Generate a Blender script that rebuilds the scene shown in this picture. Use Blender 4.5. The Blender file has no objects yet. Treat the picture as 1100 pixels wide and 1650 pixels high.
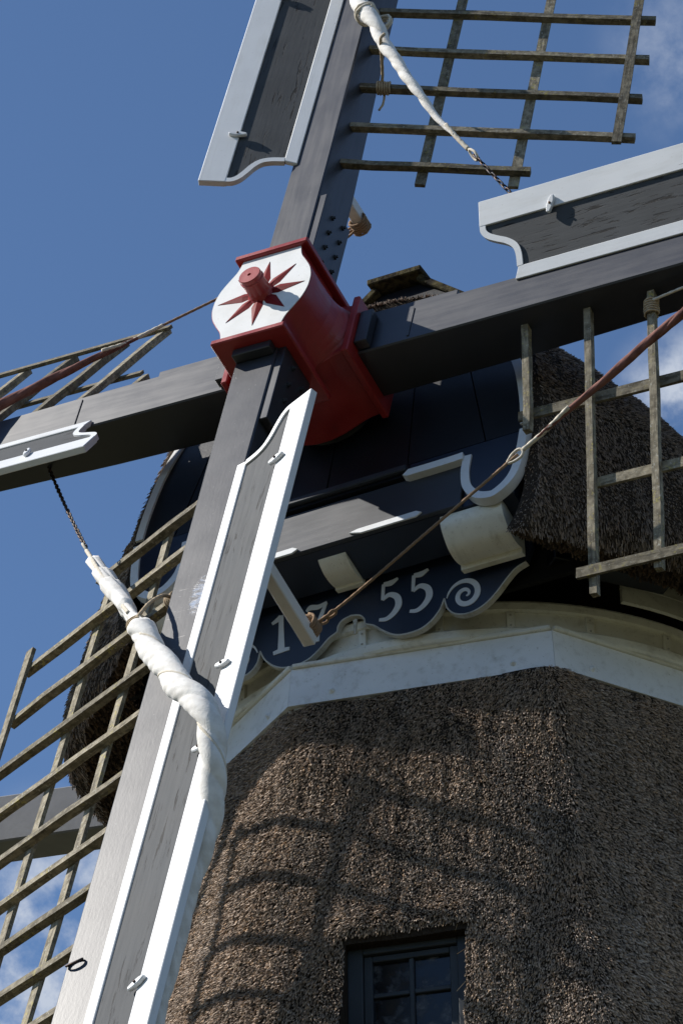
import bpy, bmesh, math, random
import numpy as np
from mathutils import Vector, Matrix

random.seed(7)
rng = np.random.default_rng(11)
SC = bpy.context.scene
COL = SC.collection
R = math.radians

# ------------------------------------------------------------------ camera
CAM = Vector((7.1926, -16.5284, 1.6))
FW = Vector((-0.3659, 0.7296, 0.5777)).normalized()
RT = Vector((0.8907, 0.4545, -0.0098))
RT = (RT - FW * RT.dot(FW)).normalized()
UP = RT.cross(FW)
cd = bpy.data.cameras.new('camera')
cam = bpy.data.objects.new('camera', cd)
COL.objects.link(cam)
cam.matrix_world = Matrix(((RT.x, UP.x, -FW.x, CAM.x), (RT.y, UP.y, -FW.y, CAM.y), (RT.z, UP.z, -FW.z, CAM.z), (0, 0, 0, 1)))
cd.sensor_fit = 'VERTICAL'
cd.sensor_height = 36.0
cd.lens = 5000 / 1650 * 36.0
cd.clip_end = 5000
SC.camera = cam

# ------------------------------------------------------------------ sun and sky
SUN = Vector((-0.649, -0.310, 0.695)).normalized()
sl = bpy.data.lights.new('sun', 'SUN')
sl.energy = 5.0
sl.angle = R(0.5)
sl.color = (1.0, 0.955, 0.89)
so = bpy.data.objects.new('sun', sl)
COL.objects.link(so)
so.rotation_euler = (-SUN).to_track_quat('-Z', 'Y').to_euler()
so.location = SUN * 60

W = bpy.data.worlds.new('World')
SC.world = W
W.use_nodes = True
wn = W.node_tree.nodes
wl = W.node_tree.links
wn.clear()


def wnode(t, **k):
    n = wn.new(t)
    for a_, b_ in k.items():
        setattr(n, a_, b_)
    return n


sky = wnode('ShaderNodeTexSky', sky_type='NISHITA', sun_disc=False)
sky.sun_elevation = math.asin(SUN.z)
sky.sun_rotation = math.atan2(SUN.x, SUN.y)
sky.air_density = 1.0
sky.dust_density = 0.0
sky.ozone_density = 6.0
tc = wnode('ShaderNodeTexCoord')
SKY_STRENGTH = 0.0895


def wmath(op, a_, b_=None, c_=None):
    n = wnode('ShaderNodeMath', operation=op)
    for i, v in enumerate((a_, b_, c_)):
        if v is None:
            continue
        if isinstance(v, (int, float)):
            n.inputs[i].default_value = v
        else:
            wl.new(v, n.inputs[i])
    return n.outputs[0]


def cap_mask(d, inner, outer):
    """1 within `inner` radians of direction d, 0 outside `outer`."""
    vm = wnode('ShaderNodeVectorMath', operation='DISTANCE')
    wl.new(tc.outputs['Generated'], vm.inputs[0])
    vm.inputs[1].default_value = d
    mr = wnode('ShaderNodeMapRange', interpolation_type='SMOOTHSTEP')
    wl.new(vm.outputs['Value'], mr.inputs['Value'])
    mr.inputs['From Min'].default_value = inner
    mr.inputs['From Max'].default_value = outer
    mr.inputs['To Min'].default_value = 1
    mr.inputs['To Max'].default_value = 0
    return mr.outputs[0]


def wnoise(scale, detail, w, rough=0.55):
    n = wnode('ShaderNodeTexNoise', noise_dimensions='4D')
    wl.new(tc.outputs['Generated'], n.inputs['Vector'])
    n.inputs['W'].default_value = w
    n.inputs['Scale'].default_value = scale
    n.inputs['Detail'].default_value = detail
    n.inputs['Roughness'].default_value = rough
    return n.outputs['Fac']


c1 = cap_mask((-0.4790, 0.7516, 0.4540), 0.012, 0.062)
c2 = cap_mask((-0.2550, 0.7563, 0.6020), 0.004, 0.030)
c3 = cap_mask((-0.2230, 0.6946, 0.6860), 0.0, 0.036)
c3 = wmath('MULTIPLY', c3, 0.42)
far = wmath('SUBTRACT', 1.0, cap_mask((-0.3659, 0.7296, 0.5777), 0.20, 0.40))  # mask for unseen clouds added around the view to set ambient fill
lowf = wmath('MULTIPLY', wmath('GREATER_THAN', 2.0, 0.0), far)
lowm = wnode('ShaderNodeMapRange', interpolation_type='SMOOTHSTEP')
wl.new(wnoise(5, 3, 3.1), lowm.inputs['Value'])
lowm.inputs['From Min'].default_value = 0.52
lowm.inputs['From Max'].default_value = 0.70
cover = wmath('MAXIMUM', wmath('MAXIMUM', c1, c2), wmath('MAXIMUM', c3, wmath('MULTIPLY', lowm.outputs[0], lowf)))
fine = wnode('ShaderNodeMapRange', interpolation_type='SMOOTHSTEP')
wl.new(wnoise(46, 7, 1.7, 0.6), fine.inputs['Value'])
fine.inputs['From Min'].default_value = 0.33
fine.inputs['From Max'].default_value = 0.72
cm = wmath('MULTIPLY', cover, fine.outputs[0])
cm = wmath('MINIMUM', wmath('MULTIPLY', cm, 1.35), 0.86)
bg = wnode('ShaderNodeBackground')
wl.new(sky.outputs[0], bg.inputs['Color'])
bg.inputs['Strength'].default_value = SKY_STRENGTH
bgc = wnode('ShaderNodeBackground')
bgc.inputs['Color'].default_value = (0.43, 0.47, 0.54, 1)
bgc.inputs['Strength'].default_value = 1.0
mx = wnode('ShaderNodeMixShader')
wl.new(cm, mx.inputs[0])
wl.new(bg.outputs[0], mx.inputs[1])
wl.new(bgc.outputs[0], mx.inputs[2])
wo = wnode('ShaderNodeOutputWorld')
wl.new(mx.outputs[0], wo.inputs['Surface'])

SC.view_settings.view_transform = 'Standard'
SC.view_settings.look = 'None'
SC.view_settings.exposure = 0.46
SC.view_settings.gamma = 1.0
SC.view_settings.use_curve_mapping = False
SC.render.engine = 'CYCLES'

# ------------------------------------------------------------------ frames of the mill
H = Vector((0.0, -3.2678, 13.9544))            # middle of the hub's front plate
A = Vector((0.0, -0.9713, 0.2377)).normalized()   # wind shaft, pointing out
U1 = Vector((0.0735, 0.2371, 0.9687))
U1 = (U1 - A * U1.dot(A)).normalized()         # along the upright stock
U2 = U1.cross(A).normalized()                  # along the cross stock
VX = Vector((1, 0, 0))
VV = A.cross(VX) * 1.0                          # up along the leaning cap front
if VV.z < 0:
    VV = -VV


def frame(o, X, Y, Z):
    return Matrix(((X.x, Y.x, Z.x, o.x), (X.y, Y.y, Z.y, o.y), (X.z, Y.z, Z.z, o.z), (0, 0, 0, 1)))


def S(p, q, n=0.0):
    return H + U2 * p + U1 * q + A * n


# ------------------------------------------------------------------ material helpers
class NT:
    def __init__(self, name):
        self.m = bpy.data.materials.new(name)
        self.m.use_nodes = True
        self.n = self.m.node_tree.nodes
        self.l = self.m.node_tree.links
        self.b = self.n['Principled BSDF']
        self.tc = self.n.new('ShaderNodeTexCoord')

    def put(self, sock, v):
        if isinstance(v, (int, float, tuple)):
            sock.default_value = v
        else:
            self.l.new(v, sock)

    def vec(self, scale=(1, 1, 1), rot=(0, 0, 0), loc=(0, 0, 0), src='Object', jitter=True):
        mp = self.n.new('ShaderNodeMapping')
        base = self.tc.outputs[src]
        if jitter:
            oi = self.n.new('ShaderNodeObjectInfo')
            mu = self.n.new('ShaderNodeMath')
            mu.operation = 'MULTIPLY'
            self.l.new(oi.outputs['Random'], mu.inputs[0])
            mu.inputs[1].default_value = 37.0
            va = self.n.new('ShaderNodeVectorMath')
            va.operation = 'ADD'
            self.l.new(base, va.inputs[0])
            self.l.new(mu.outputs[0], va.inputs[1])
            base = va.outputs[0]
        self.l.new(base, mp.inputs['Vector'])
        mp.inputs['Scale'].default_value = scale
        mp.inputs['Rotation'].default_value = rot
        mp.inputs['Location'].default_value = loc
        return mp.outputs[0]

    def noise(self, vec, scale=5, detail=4, rough=0.55, dist=0.0):
        n = self.n.new('ShaderNodeTexNoise')
        self.l.new(vec, n.inputs['Vector'])
        n.inputs['Scale'].default_value = scale
        n.inputs['Detail'].default_value = detail
        n.inputs['Roughness'].default_value = rough
        n.inputs['Distortion'].default_value = dist
        return n.outputs['Fac']

    def math(self, op, a_, b_=None):
        n = self.n.new('ShaderNodeMath')
        n.operation = op
        self.put(n.inputs[0], a_)
        if b_ is not None:
            self.put(n.inputs[1], b_)
        return n.outputs[0]

    def step(self, v, lo, hi, a_=0.0, b_=1.0):
        n = self.n.new('ShaderNodeMapRange')
        n.interpolation_type = 'SMOOTHSTEP'
        self.l.new(v, n.inputs['Value'])
        n.inputs['From Min'].default_value = lo
        n.inputs['From Max'].default_value = hi
        n.inputs['To Min'].default_value = a_
        n.inputs['To Max'].default_value = b_
        return n.outputs[0]

    def mix(self, f, a_, b_):
        n = self.n.new('ShaderNodeMix')
        n.data_type = 'RGBA'
        self.put(n.inputs['Factor'], f)
        self.put(n.inputs['A'], a_ if not isinstance(a_, tuple) else (*a_[:3], 1))
        self.put(n.inputs['B'], b_ if not isinstance(b_, tuple) else (*b_[:3], 1))
        return n.outputs['Result']

    def bump(self, h, strength=0.3, dist=0.01, prev=None):
        n = self.n.new('ShaderNodeBump')
        n.inputs['Strength'].default_value = strength
        n.inputs['Distance'].default_value = dist
        self.l.new(h, n.inputs['Height'])
        if prev is not None:
            self.l.new(prev, n.inputs['Normal'])
        return n.outputs[0]

    def out(self, col=None, rough=None, normal=None, metal=None, spec=None, coat=None):
        if col is not None:
            self.put(self.b.inputs['Base Color'], col if not isinstance(col, tuple) else (*col[:3], 1))
        if rough is not None:
            self.put(self.b.inputs['Roughness'], rough)
        if normal is not None:
            self.l.new(normal, self.b.inputs['Normal'])
        if metal is not None:
            self.b.inputs['Metallic'].default_value = metal
        if spec is not None:
            self.b.inputs['Specular IOR Level'].default_value = spec
        if coat is not None:
            self.b.inputs['Coat Weight'].default_value = coat
        return self.m


def paint(name, base, var=0.12, rough=0.42, grain=(30, 2.2, 30), wear=None, wear_amt=(0.66, 0.72), bump=0.12, spec=0.5, dirt=None, dirt_amt=0.3, crack=None):
    """weathered gloss paint on planks: streaks along Y, faint brush grain, chips"""
    t = NT(name)
    v = t.vec(grain)
    n1 = t.noise(v, 1.0, 5, 0.6)
    n2 = t.noise(t.vec((1, 1, 1)), 3.2, 4)
    lo = tuple(c * (1 - var) for c in base)
    hi = tuple(min(1, c * (1 + var)) for c in base)
    col = t.mix(t.step(n2, 0.3, 0.7), lo, hi)
    if dirt:
        d = t.noise(t.vec((9, 1.3, 9)), 1.6, 5, 0.65)
        col = t.mix(t.math('MULTIPLY', t.step(d, 0.48, 0.8), dirt_amt), col, dirt)
        d2 = t.noise(t.vec((1, 1, 1)), 60, 2)
        col = t.mix(t.math('MULTIPLY', t.step(d2, 0.66, 0.74), dirt_amt), col, dirt)
    h = n1
    if wear:
        w = t.noise(t.vec((26, 3.4, 26)), 1.0, 6, 0.7, 0.4)
        big = t.noise(t.vec((1, 1, 1)), 1.7, 2)
        wm = t.step(t.math('ADD', w, t.math('MULTIPLY', big, 0.25)), wear_amt[0] + 0.11, wear_amt[1] + 0.13)
        col = t.mix(wm, col, wear)
        h = t.math('SUBTRACT', n1, wm)
    if crack:
        c_ = t.noise(t.vec((60, 4.5, 60)), 1.0, 3, 0.5, 0.3)
        cm_ = t.math('MULTIPLY', t.step(c_, 0.60, 0.68), t.step(t.noise(t.vec((2, 0.8, 2)), 2.2, 3), 0.45, 0.6))
        col = t.mix(cm_, col, crack)
        h = t.math('SUBTRACT', h, t.math('MULTIPLY', cm_, 1.4))
    rg = t.math('ADD', t.step(n2, 0.25, 0.75, rough - 0.025, rough + 0.02), t.step(n1, 0.35, 0.7, -0.02, 0.025))
    nm = t.bump(h, bump, 0.006)
    return t.out(col, rg, nm, spec=spec)


M = {}
M['stock'] = paint('stock_paint', (0.013, 0.014, 0.019), var=0.06, rough=0.405, bump=0.05, spec=0.80, wear=(0.30, 0.29, 0.28), wear_amt=(0.74, 0.78))
M['panel'] = paint('panel_paint', (0.057, 0.061, 0.065), var=0.12, rough=0.75, spec=0.22, bump=0.25, wear=(0.012, 0.012, 0.012), wear_amt=(0.60, 0.65), crack=(0.010, 0.010, 0.010))
M['white'] = paint('white_paint', (0.66, 0.67, 0.675), var=0.03, rough=0.40, bump=0.08, dirt=(0.42, 0.40, 0.34), dirt_amt=0.28, wear=(0.30, 0.29, 0.27), wear_amt=(0.715, 0.735))
M['cream'] = paint('cream_paint', (0.80, 0.78, 0.69), var=0.06, rough=0.5, grain=(3, 30, 30), bump=0.08, dirt=(0.24, 0.20, 0.12), dirt_amt=0.45)
M['fascia'] = paint('fascia_paint', (0.86, 0.865, 0.865), var=0.04, rough=0.45, grain=(3, 30, 30), bump=0.10, dirt=(0.30, 0.28, 0.22), dirt_amt=0.42)
M['navy'] = paint('navy_paint', (0.010, 0.016, 0.033), var=0.15, rough=0.36, bump=0.06)
M['black'] = paint('black_paint', (0.006, 0.0065, 0.009), var=0.2, spec=0.38, rough=0.42, bump=0.12, grain=(40, 3, 40), wear=(0.10, 0.10, 0.10), wear_amt=(0.80, 0.84))
M['beam'] = paint('beam_paint', (0.030, 0.034, 0.042), var=0.12, rough=0.42, grain=(3, 30, 30), bump=0.10, spec=0.5)
M['tailgrey'] = paint('tail_beam_paint', (0.20, 0.205, 0.215), var=0.12, rough=0.55, bump=0.15, wear=(0.06, 0.055, 0.05), wear_amt=(0.66, 0.72))
M['frame'] = paint('window_paint', (0.032, 0.039, 0.046), var=0.2, rough=0.5, bump=0.15, wear=(0.25, 0.24, 0.22), wear_amt=(0.72, 0.76))
M['edge'] = paint('board_edge_paint', (0.50, 0.48, 0.42), var=0.1, rough=0.6, bump=0.1, dirt=(0.14, 0.11, 0.06), dirt_amt=0.6)

t = NT('red_gloss')
n2 = t.noise(t.vec((1, 1, 1)), 4, 4)
n3 = t.noise(t.vec((1, 1, 1)), 26, 3)
col = t.mix(t.step(n2, 0.3, 0.7), (0.225, 0.013, 0.013), (0.29, 0.022, 0.020))
col = t.mix(t.math('MULTIPLY', t.step(n3, 0.62, 0.75), 0.35), col, (0.26, 0.04, 0.035))
ch = t.noise(t.vec((1, 1, 1)), 11, 6, 0.75)
col = t.mix(t.step(ch, 0.70, 0.72), col, (0.10, 0.05, 0.035))
dr = t.noise(t.vec((14, 2.5, 14)), 1.0, 4, 0.6)
col = t.mix(t.math('MULTIPLY', t.step(dr, 0.55, 0.75), 0.35), col, (0.13, 0.02, 0.016))
M['red'] = t.out(col, t.step(n2, 0.3, 0.7, 0.30, 0.46), t.bump(t.math('ADD', n3, dr), 0.12, 0.006), spec=0.5)

M['dark_red'] = paint('dark_red_paint', (0.150, 0.007, 0.008), var=0.15, rough=0.6, spec=0.12)
t = NT('plate_white')
n2 = t.noise(t.vec((1, 1, 1)), 6, 5)
n3 = t.noise(t.vec((14, 40, 14), rot=(0, 0, 0.6)), 1.0, 3)
col = t.mix(t.step(n2, 0.35, 0.8), (0.69, 0.69, 0.67), (0.60, 0.60, 0.57))
col = t.mix(t.math('MULTIPLY', t.step(t.noise(t.vec(), 45, 2), 0.68, 0.74), 0.5), col, (0.40, 0.38, 0.34))
M['plate'] = t.out(col, 0.35, t.bump(n3, 0.07, 0.006))

t = NT('weathered_lath')
g = t.noise(t.vec((22, 22, 22)), 1.0, 4)
st = t.noise(t.vec((5, 40, 60)), 1.0, 5, 0.65)
col = t.mix(t.step(g, 0.3, 0.7), (0.125, 0.108, 0.076), (0.27, 0.238, 0.175))
col = t.mix(t.math('MULTIPLY', t.step(st, 0.5, 0.62), 0.6), col, (0.055, 0.047, 0.036))
li = t.noise(t.vec((1, 1, 1)), 34, 4, 0.7)
lb = t.noise(t.vec((1, 1, 1)), 3.0, 2)
col = t.mix(t.math('MULTIPLY', t.step(li, 0.56, 0.64), t.step(lb, 0.46, 0.6)), col, (0.31, 0.27, 0.10))
col = t.mix(t.math('MULTIPLY', t.step(t.noise(t.vec((1, 1, 1), loc=(5, 3, 1)), 60, 3), 0.6, 0.68), 0.7), col, (0.36, 0.35, 0.30))
oi = t.n.new('ShaderNodeObjectInfo')
hv = t.n.new('ShaderNodeHueSaturation')
t.l.new(t.step(oi.outputs['Random'], 0.0, 1.0, 0.72, 1.22), hv.inputs['Value'])
t.l.new(col, hv.inputs['Color'])
M['lath'] = t.out(hv.outputs[0], 0.85, t.bump(t.math('ADD', st, g), 0.55, 0.006), spec=0.2)

t = NT('mossy_board')
g = t.noise(t.vec((1, 1, 1)), 16, 5, 0.65)
col = t.mix(t.step(g, 0.4, 0.6), (0.022, 0.018, 0.013), (0.080, 0.068, 0.034))
M['moss'] = t.out(col, 0.95, t.bump(g, 0.9, 0.02), spec=0.1)

t = NT('white_canvas')
g = t.noise(t.vec((1, 1, 1)), 14, 4)
f_ = t.noise(t.vec((1, 1, 1)), 240, 2)
col = t.mix(t.step(g, 0.35, 0.75), (0.74, 0.72, 0.68), (0.60, 0.575, 0.53))
cr = t.math('ABSOLUTE', t.math('SUBTRACT', t.noise(t.vec((1, 1, 1)), 26, 4, 0.6, 0.6), 0.5))
col = t.mix(t.math('MULTIPLY', t.step(t.noise(t.vec((1, 1, 1)), 5, 4), 0.55, 0.75), 0.4), col, (0.50, 0.47, 0.41))
M['canvas'] = t.out(col, 0.9, t.bump(t.math('ADD', t.step(cr, 0.0, 0.16), t.math('MULTIPLY', f_, 0.12)), 0.16, 0.006), spec=0.15)

t = NT('tanned_canvas')
g = t.noise(t.vec((1, 1, 1)), 12, 4)
col = t.mix(t.step(g, 0.35, 0.7), (0.21, 0.095, 0.075), (0.115, 0.048, 0.040))
M['tan'] = t.out(col, 0.85, t.bump(g, 0.3, 0.01), spec=0.2)

t = NT('hemp_rope')
g = t.noise(t.vec((1, 1, 1)), 60, 3)
M['rope'] = t.out(t.mix(g, (0.30, 0.22, 0.14), (0.52, 0.42, 0.29)), 0.9, t.bump(g, 0.4, 0.004), spec=0.1)
t = NT('white_rope')
g = t.noise(t.vec((1, 1, 1)), 50, 3)
M['rope2'] = t.out(t.mix(g, (0.48, 0.42, 0.33), (0.68, 0.63, 0.53)), 0.9, t.bump(g, 0.4, 0.004), spec=0.1)
t = NT('dark_rope')
g = t.noise(t.vec((1, 1, 1)), 50, 3)
M['rope3'] = t.out(t.mix(g, (0.20, 0.13, 0.085), (0.36, 0.25, 0.165)), 0.9, t.bump(g, 0.4, 0.004), spec=0.1)

t = NT('chain_iron')
g = t.noise(t.vec((1, 1, 1)), 60, 3)
M['chain'] = t.out(t.mix(t.step(g, 0.45, 0.65), (0.022, 0.022, 0.024), (0.10, 0.05, 0.028)), 0.55, None, metal=0.5)

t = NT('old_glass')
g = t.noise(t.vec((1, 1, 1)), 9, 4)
M['glass'] = t.out(t.mix(t.step(g, 0.5, 0.8), (0.006, 0.007, 0.009), (0.14, 0.14, 0.14)), t.step(g, 0.3, 0.8, 0.06, 0.35), spec=0.5)  # pale dirt noise that also stands for reflected light on the panes

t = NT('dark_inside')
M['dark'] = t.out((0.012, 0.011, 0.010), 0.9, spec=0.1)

t = NT('thatch_under')
g = t.noise(t.vec((60, 60, 14)), 1.0, 4)
M['thatch0'] = t.out(t.mix(g, (0.020, 0.016, 0.012), (0.075, 0.058, 0.046)), 1.0, t.bump(g, 1.0, 0.03), spec=0.05)

t = NT('reed')
at = t.n.new('ShaderNodeAttribute')
at.attribute_name = 'tint'
M['reed'] = t.out(at.outputs['Color'], 0.82, spec=0.18)

t = NT('grass')
g = t.noise(t.vec((1, 1, 1), jitter=False), 0.7, 6)
M['grass'] = t.out(t.mix(g, (0.050, 0.050, 0.028), (0.080, 0.076, 0.044)), 0.95, spec=0.1)

# stock with a scraped patch (lower sail): chips shaped by noise inside a local spot
def scraped(name, cx, cy):
    t = NT(name)
    n2 = t.noise(t.vec((1, 1, 1)), 3.2, 4)
    n1 = t.noise(t.vec((30, 2.2, 30)), 1, 5)
    col = t.mix(t.step(n2, 0.3, 0.7), (0.018, 0.019, 0.024), (0.023, 0.024, 0.030))
    sp = t.n.new('ShaderNodeSeparateXYZ')
    t.l.new(t.tc.outputs['Object'], sp.inputs[0])
    dx = t.math('DIVIDE', t.math('SUBTRACT', sp.outputs[0], cx), 0.075)
    dy = t.math('DIVIDE', t.math('SUBTRACT', sp.outputs[1], cy), 0.20)
    dd = t.math('ADD', t.math('MULTIPLY', dx, dx), t.math('MULTIPLY', dy, dy))
    spot = t.step(dd, 0.1, 1.1, 1.0, 0.0)
    nn = t.noise(t.vec((14, 30, 14), rot=(0, 0, 0.7), jitter=False), 1.0, 8, 0.75)
    m1 = t.step(t.math('ADD', nn, t.math('MULTIPLY', spot, 0.22)), 0.62, 0.88)
    m1 = t.math('MULTIPLY', m1, t.step(spot, 0.0, 0.2))
    col = t.mix(m1, col, (0.11, 0.19, 0.33))
    m2 = t.math('MULTIPLY', t.step(t.noise(t.vec((24, 55, 24), rot=(0, 0, 0.7), jitter=False), 1.0, 6, 0.75), 0.55, 0.60), t.step(spot, 0.25, 0.6))
    col = t.mix(m2, col, (0.36, 0.34, 0.33))
    sc = t.math('MULTIPLY', t.step(t.noise(t.vec((40, 40, 4), rot=(0, 0, 0.0), jitter=False), 1.0, 2), 0.70, 0.74), 0.25)
    # long slanting scuffs round the patch
    sv = t.noise(t.vec((9, 90, 1), rot=(0, 0, -0.75), jitter=False), 1.0, 2)
    dyy = t.math('DIVIDE', t.math('SUBTRACT', sp.outputs[1], cy + 0.1), 0.45)
    near = t.step(t.math('MULTIPLY', dyy, dyy), 0.2, 1.0, 1.0, 0.0)
    col = t.mix(t.math('MULTIPLY', t.math('MULTIPLY', t.step(sv, 0.64, 0.70), near), 0.5), col, (0.36, 0.33, 0.30))
    col = t.mix(sc, col, (0.3, 0.3, 0.3))
    chip = t.noise(t.vec((30, 9, 30), jitter=False), 1.0, 5, 0.7)
    col = t.mix(t.step(chip, 0.73, 0.77), col, (0.42, 0.40, 0.36))
    h = t.math('SUBTRACT', t.math('MULTIPLY', n1, 0.3), m1)
    hn = t.bump(t.noise(t.vec((60, 26, 60), jitter=False), 1.0, 4, 0.6), 0.045, 0.006)
    return t.out(col, t.step(n2, 0.25, 0.75, 0.36, 0.40), t.bump(h, 0.12, 0.006, hn), spec=0.62)


# ------------------------------------------------------------------ mesh helpers
def link(name, me, mat, parent=None):
    o = bpy.data.objects.new(name, me)
    COL.objects.link(o)
    if mat is not None and me is not None and not me.materials:
        me.materials.append(M[mat] if isinstance(mat, str) else mat)
    if parent is not None:
        o.parent = parent
    return o


def empty(name, mw, label=None, cat=None, group=None):
    o = bpy.data.objects.new(name, None)
    COL.objects.link(o)
    o.matrix_world = mw
    o.empty_display_size = 0.2
    if label:
        o['label'] = label
    if cat:
        o['category'] = cat
    if group:
        o['group'] = group
    return o


def mesh(name, verts, faces, smooth=False):
    me = bpy.data.meshes.new(name)
    me.from_pydata([tuple(v) for v in verts], [], faces)
    me.update()
    if smooth:
        me.polygons.foreach_set('use_smooth', [True] * len(me.polygons))
    return me


def fix_normals(me):
    bm = bmesh.new()
    bm.from_mesh(me)
    bmesh.ops.recalc_face_normals(bm, faces=bm.faces)
    bm.to_mesh(me)
    bm.free()
    return me


def box(name, x0, x1, y0, y1, z0, z1, c=0.004, T=None):
    bm = bmesh.new()
    bmesh.ops.create_cube(bm, size=1.0)
    for v in bm.verts:
        v.co = Vector(((x0 + x1) / 2 + v.co.x * (x1 - x0), (y0 + y1) / 2 + v.co.y * (y1 - y0), (z0 + z1) / 2 + v.co.z * (z1 - z0)))
    if c:
        bmesh.ops.bevel(bm, geom=list(bm.edges), offset=c, segments=1, affect='EDGES', profile=0.5)
    if T is not None:
        bm.transform(T)
    me = bpy.data.meshes.new(name)
    bm.to_mesh(me)
    bm.free()
    return me


def prism(name, pts, fmap, t0, t1, c=0.0):
    """outline pts (u, v) swept from t0 to t1; fmap(u, v, t) -> xyz"""
    n = len(pts)
    vs = [fmap(u, v, t0) for u, v in pts] + [fmap(u, v, t1) for u, v in pts]
    fs = [tuple(range(n))[::-1], tuple(range(n, 2 * n))]
    for i in range(n):
        j = (i + 1) % n
        fs.append((i, j, n + j, n + i))
    me = fix_normals(mesh(name, vs, fs))
    if c:
        bm = bmesh.new()
        bm.from_mesh(me)
        es = [e for e in bm.edges if len(e.link_faces) == 2 and e.calc_face_angle(0) > 0.5]
        bmesh.ops.bevel(bm, geom=es, offset=c, segments=1, affect='EDGES')
        bm.to_mesh(me)
        bm.free()
    return me


def ribbon_poly(path, w0, w1=None):
    """closed outline round a 2-D polyline, offset w0 to the left and w1 to the right (numbers or lists)"""
    n = len(path)
    if w1 is None:
        w1 = w0
    if not isinstance(w0, (list, tuple)):
        w0 = [w0] * n
    if not isinstance(w1, (list, tuple)):
        w1 = [w1] * n
    L, Rr = [], []
    for i, (x, y) in enumerate(path):
        a_ = path[max(i - 1, 0)]
        b_ = path[min(i + 1, n - 1)]
        dx, dy = b_[0] - a_[0], b_[1] - a_[1]
        k = math.hypot(dx, dy) or 1
        nx, ny = -dy / k, dx / k
        L.append((x + nx * w0[i], y + ny * w0[i]))
        Rr.append((x - nx * w1[i], y - ny * w1[i]))
    return L, Rr


def ribbon(name, path, fmap, w0, w1, t0, t1):
    """raised band along a 2-D polyline, as quads (safe for curls)"""
    L, Rr = ribbon_poly(path, w0, w1)
    n = len(path)
    vs = []
    for i in range(n):
        vs += [fmap(*L[i], t0), fmap(*Rr[i], t0), fmap(*L[i], t1), fmap(*Rr[i], t1)]
    fs = []
    for i in range(n - 1):
        a_, b_ = 4 * i, 4 * i + 4
        fs += [(a_, a_ + 1, b_ + 1, b_), (a_ + 2, b_ + 2, b_ + 3, a_ + 3), (a_, b_, b_ + 2, a_ + 2), (a_ + 1, a_ + 3, b_ + 3, b_ + 1)]
    e = 4 * (n - 1)
    fs += [(0, 2, 3, 1), (e, e + 1, e + 3, e + 2)]
    return fix_normals(mesh(name, vs, fs))


def catmull(pts, per=10):
    P_ = [Vector(p) for p in pts]
    P_ = [P_[0] * 2 - P_[1]] + P_ + [P_[-1] * 2 - P_[-2]]
    out = []
    for i in range(1, len(P_) - 2):
        a_, b_, c_, d_ = P_[i - 1:i + 3]
        for k in range(per):
            s = k / per
            out.append(0.5 * ((2 * b_) + (c_ - a_) * s + (2 * a_ - 5 * b_ + 4 * c_ - d_) * s * s + (3 * b_ - a_ - 3 * c_ + d_) * s ** 3))
    out.append(P_[-2].copy())
    return out


def cat2(pts, per=6):
    return [(p.x, p.y) for p in catmull([(x, y, 0) for x, y in pts], per)]


def sweep(name, path, rad, nang=10, closed=False, smooth=True):
    """rad(i, t, ang) -> radius (t = distance along the path)"""
    n = len(path)
    T = []
    for i in range(n):
        if closed:
            d = path[(i + 1) % n] - path[i - 1]
        else:
            d = path[min(i + 1, n - 1)] - path[max(i - 1, 0)]
        T.append(d.normalized())
    ref = Vector((0, 0, 1)) if abs(T[0].z) < 0.9 else Vector((1, 0, 0))
    N = (ref - T[0] * ref.dot(T[0])).normalized()
    vs, dist = [], 0.0
    for i in range(n):
        if i:
            dist += (path[i] - path[i - 1]).length
            N = (N - T[i] * N.dot(T[i])).normalized()
        B = T[i].cross(N)
        for k in range(nang):
            an = 2 * math.pi * k / nang
            r_ = rad(i, dist, an)
            vs.append(path[i] + N * (math.cos(an) * r_) + B * (math.sin(an) * r_))
    fs = []
    m = n if closed else n - 1
    for i in range(m):
        j = (i + 1) % n
        for k in range(nang):
            k2 = (k + 1) % nang
            fs.append((i * nang + k, i * nang + k2, j * nang + k2, j * nang + k))
    if not closed:
        fs.append(tuple(range(nang))[::-1])
        fs.append(tuple(range((n - 1) * nang, n * nang)))
    return mesh(name, vs, fs, smooth)


def rope_mesh(name, pts, r_=0.012, per=8, lay=0.055, nang=9, step=None):
    path = catmull(pts, per)
    L = sum((path[i + 1] - path[i]).length for i in range(len(path) - 1))
    n = max(4, int(L / (step or lay / 5)))
    n = min(n, 900)
    path = resample(path, n)
    return sweep(name, path, lambda i, t, a_: r_ * (0.86 + 0.22 * abs(math.cos(1.5 * a_ - t * 2 * math.pi / lay * 0.5))), nang)


def resample(path, n):
    d = [0.0]
    for i in range(len(path) - 1):
        d.append(d[-1] + (path[i + 1] - path[i]).length)
    out, j = [], 0
    for k in range(n + 1):
        s = d[-1] * k / n
        while j < len(d) - 2 and d[j + 1] < s:
            j += 1
        f = (s - d[j]) / max(1e-9, d[j + 1] - d[j])
        out.append(path[j].lerp(path[j + 1], min(1, max(0, f))))
    return out


def lathe(name, prof, n=24, smooth=True):
    vs, fs = [], []
    for r_, z in prof:
        for k in range(n):
            vs.append((r_ * math.cos(2 * math.pi * k / n), r_ * math.sin(2 * math.pi * k / n), z))
    for i in range(len(prof) - 1):
        for k in range(n):
            k2 = (k + 1) % n
            fs.append((i * n + k, i * n + k2, (i + 1) * n + k2, (i + 1) * n + k))
    fs.append(tuple(range((len(prof) - 1) * n, len(prof) * n)))
    return mesh(name, vs, fs, smooth)


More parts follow.
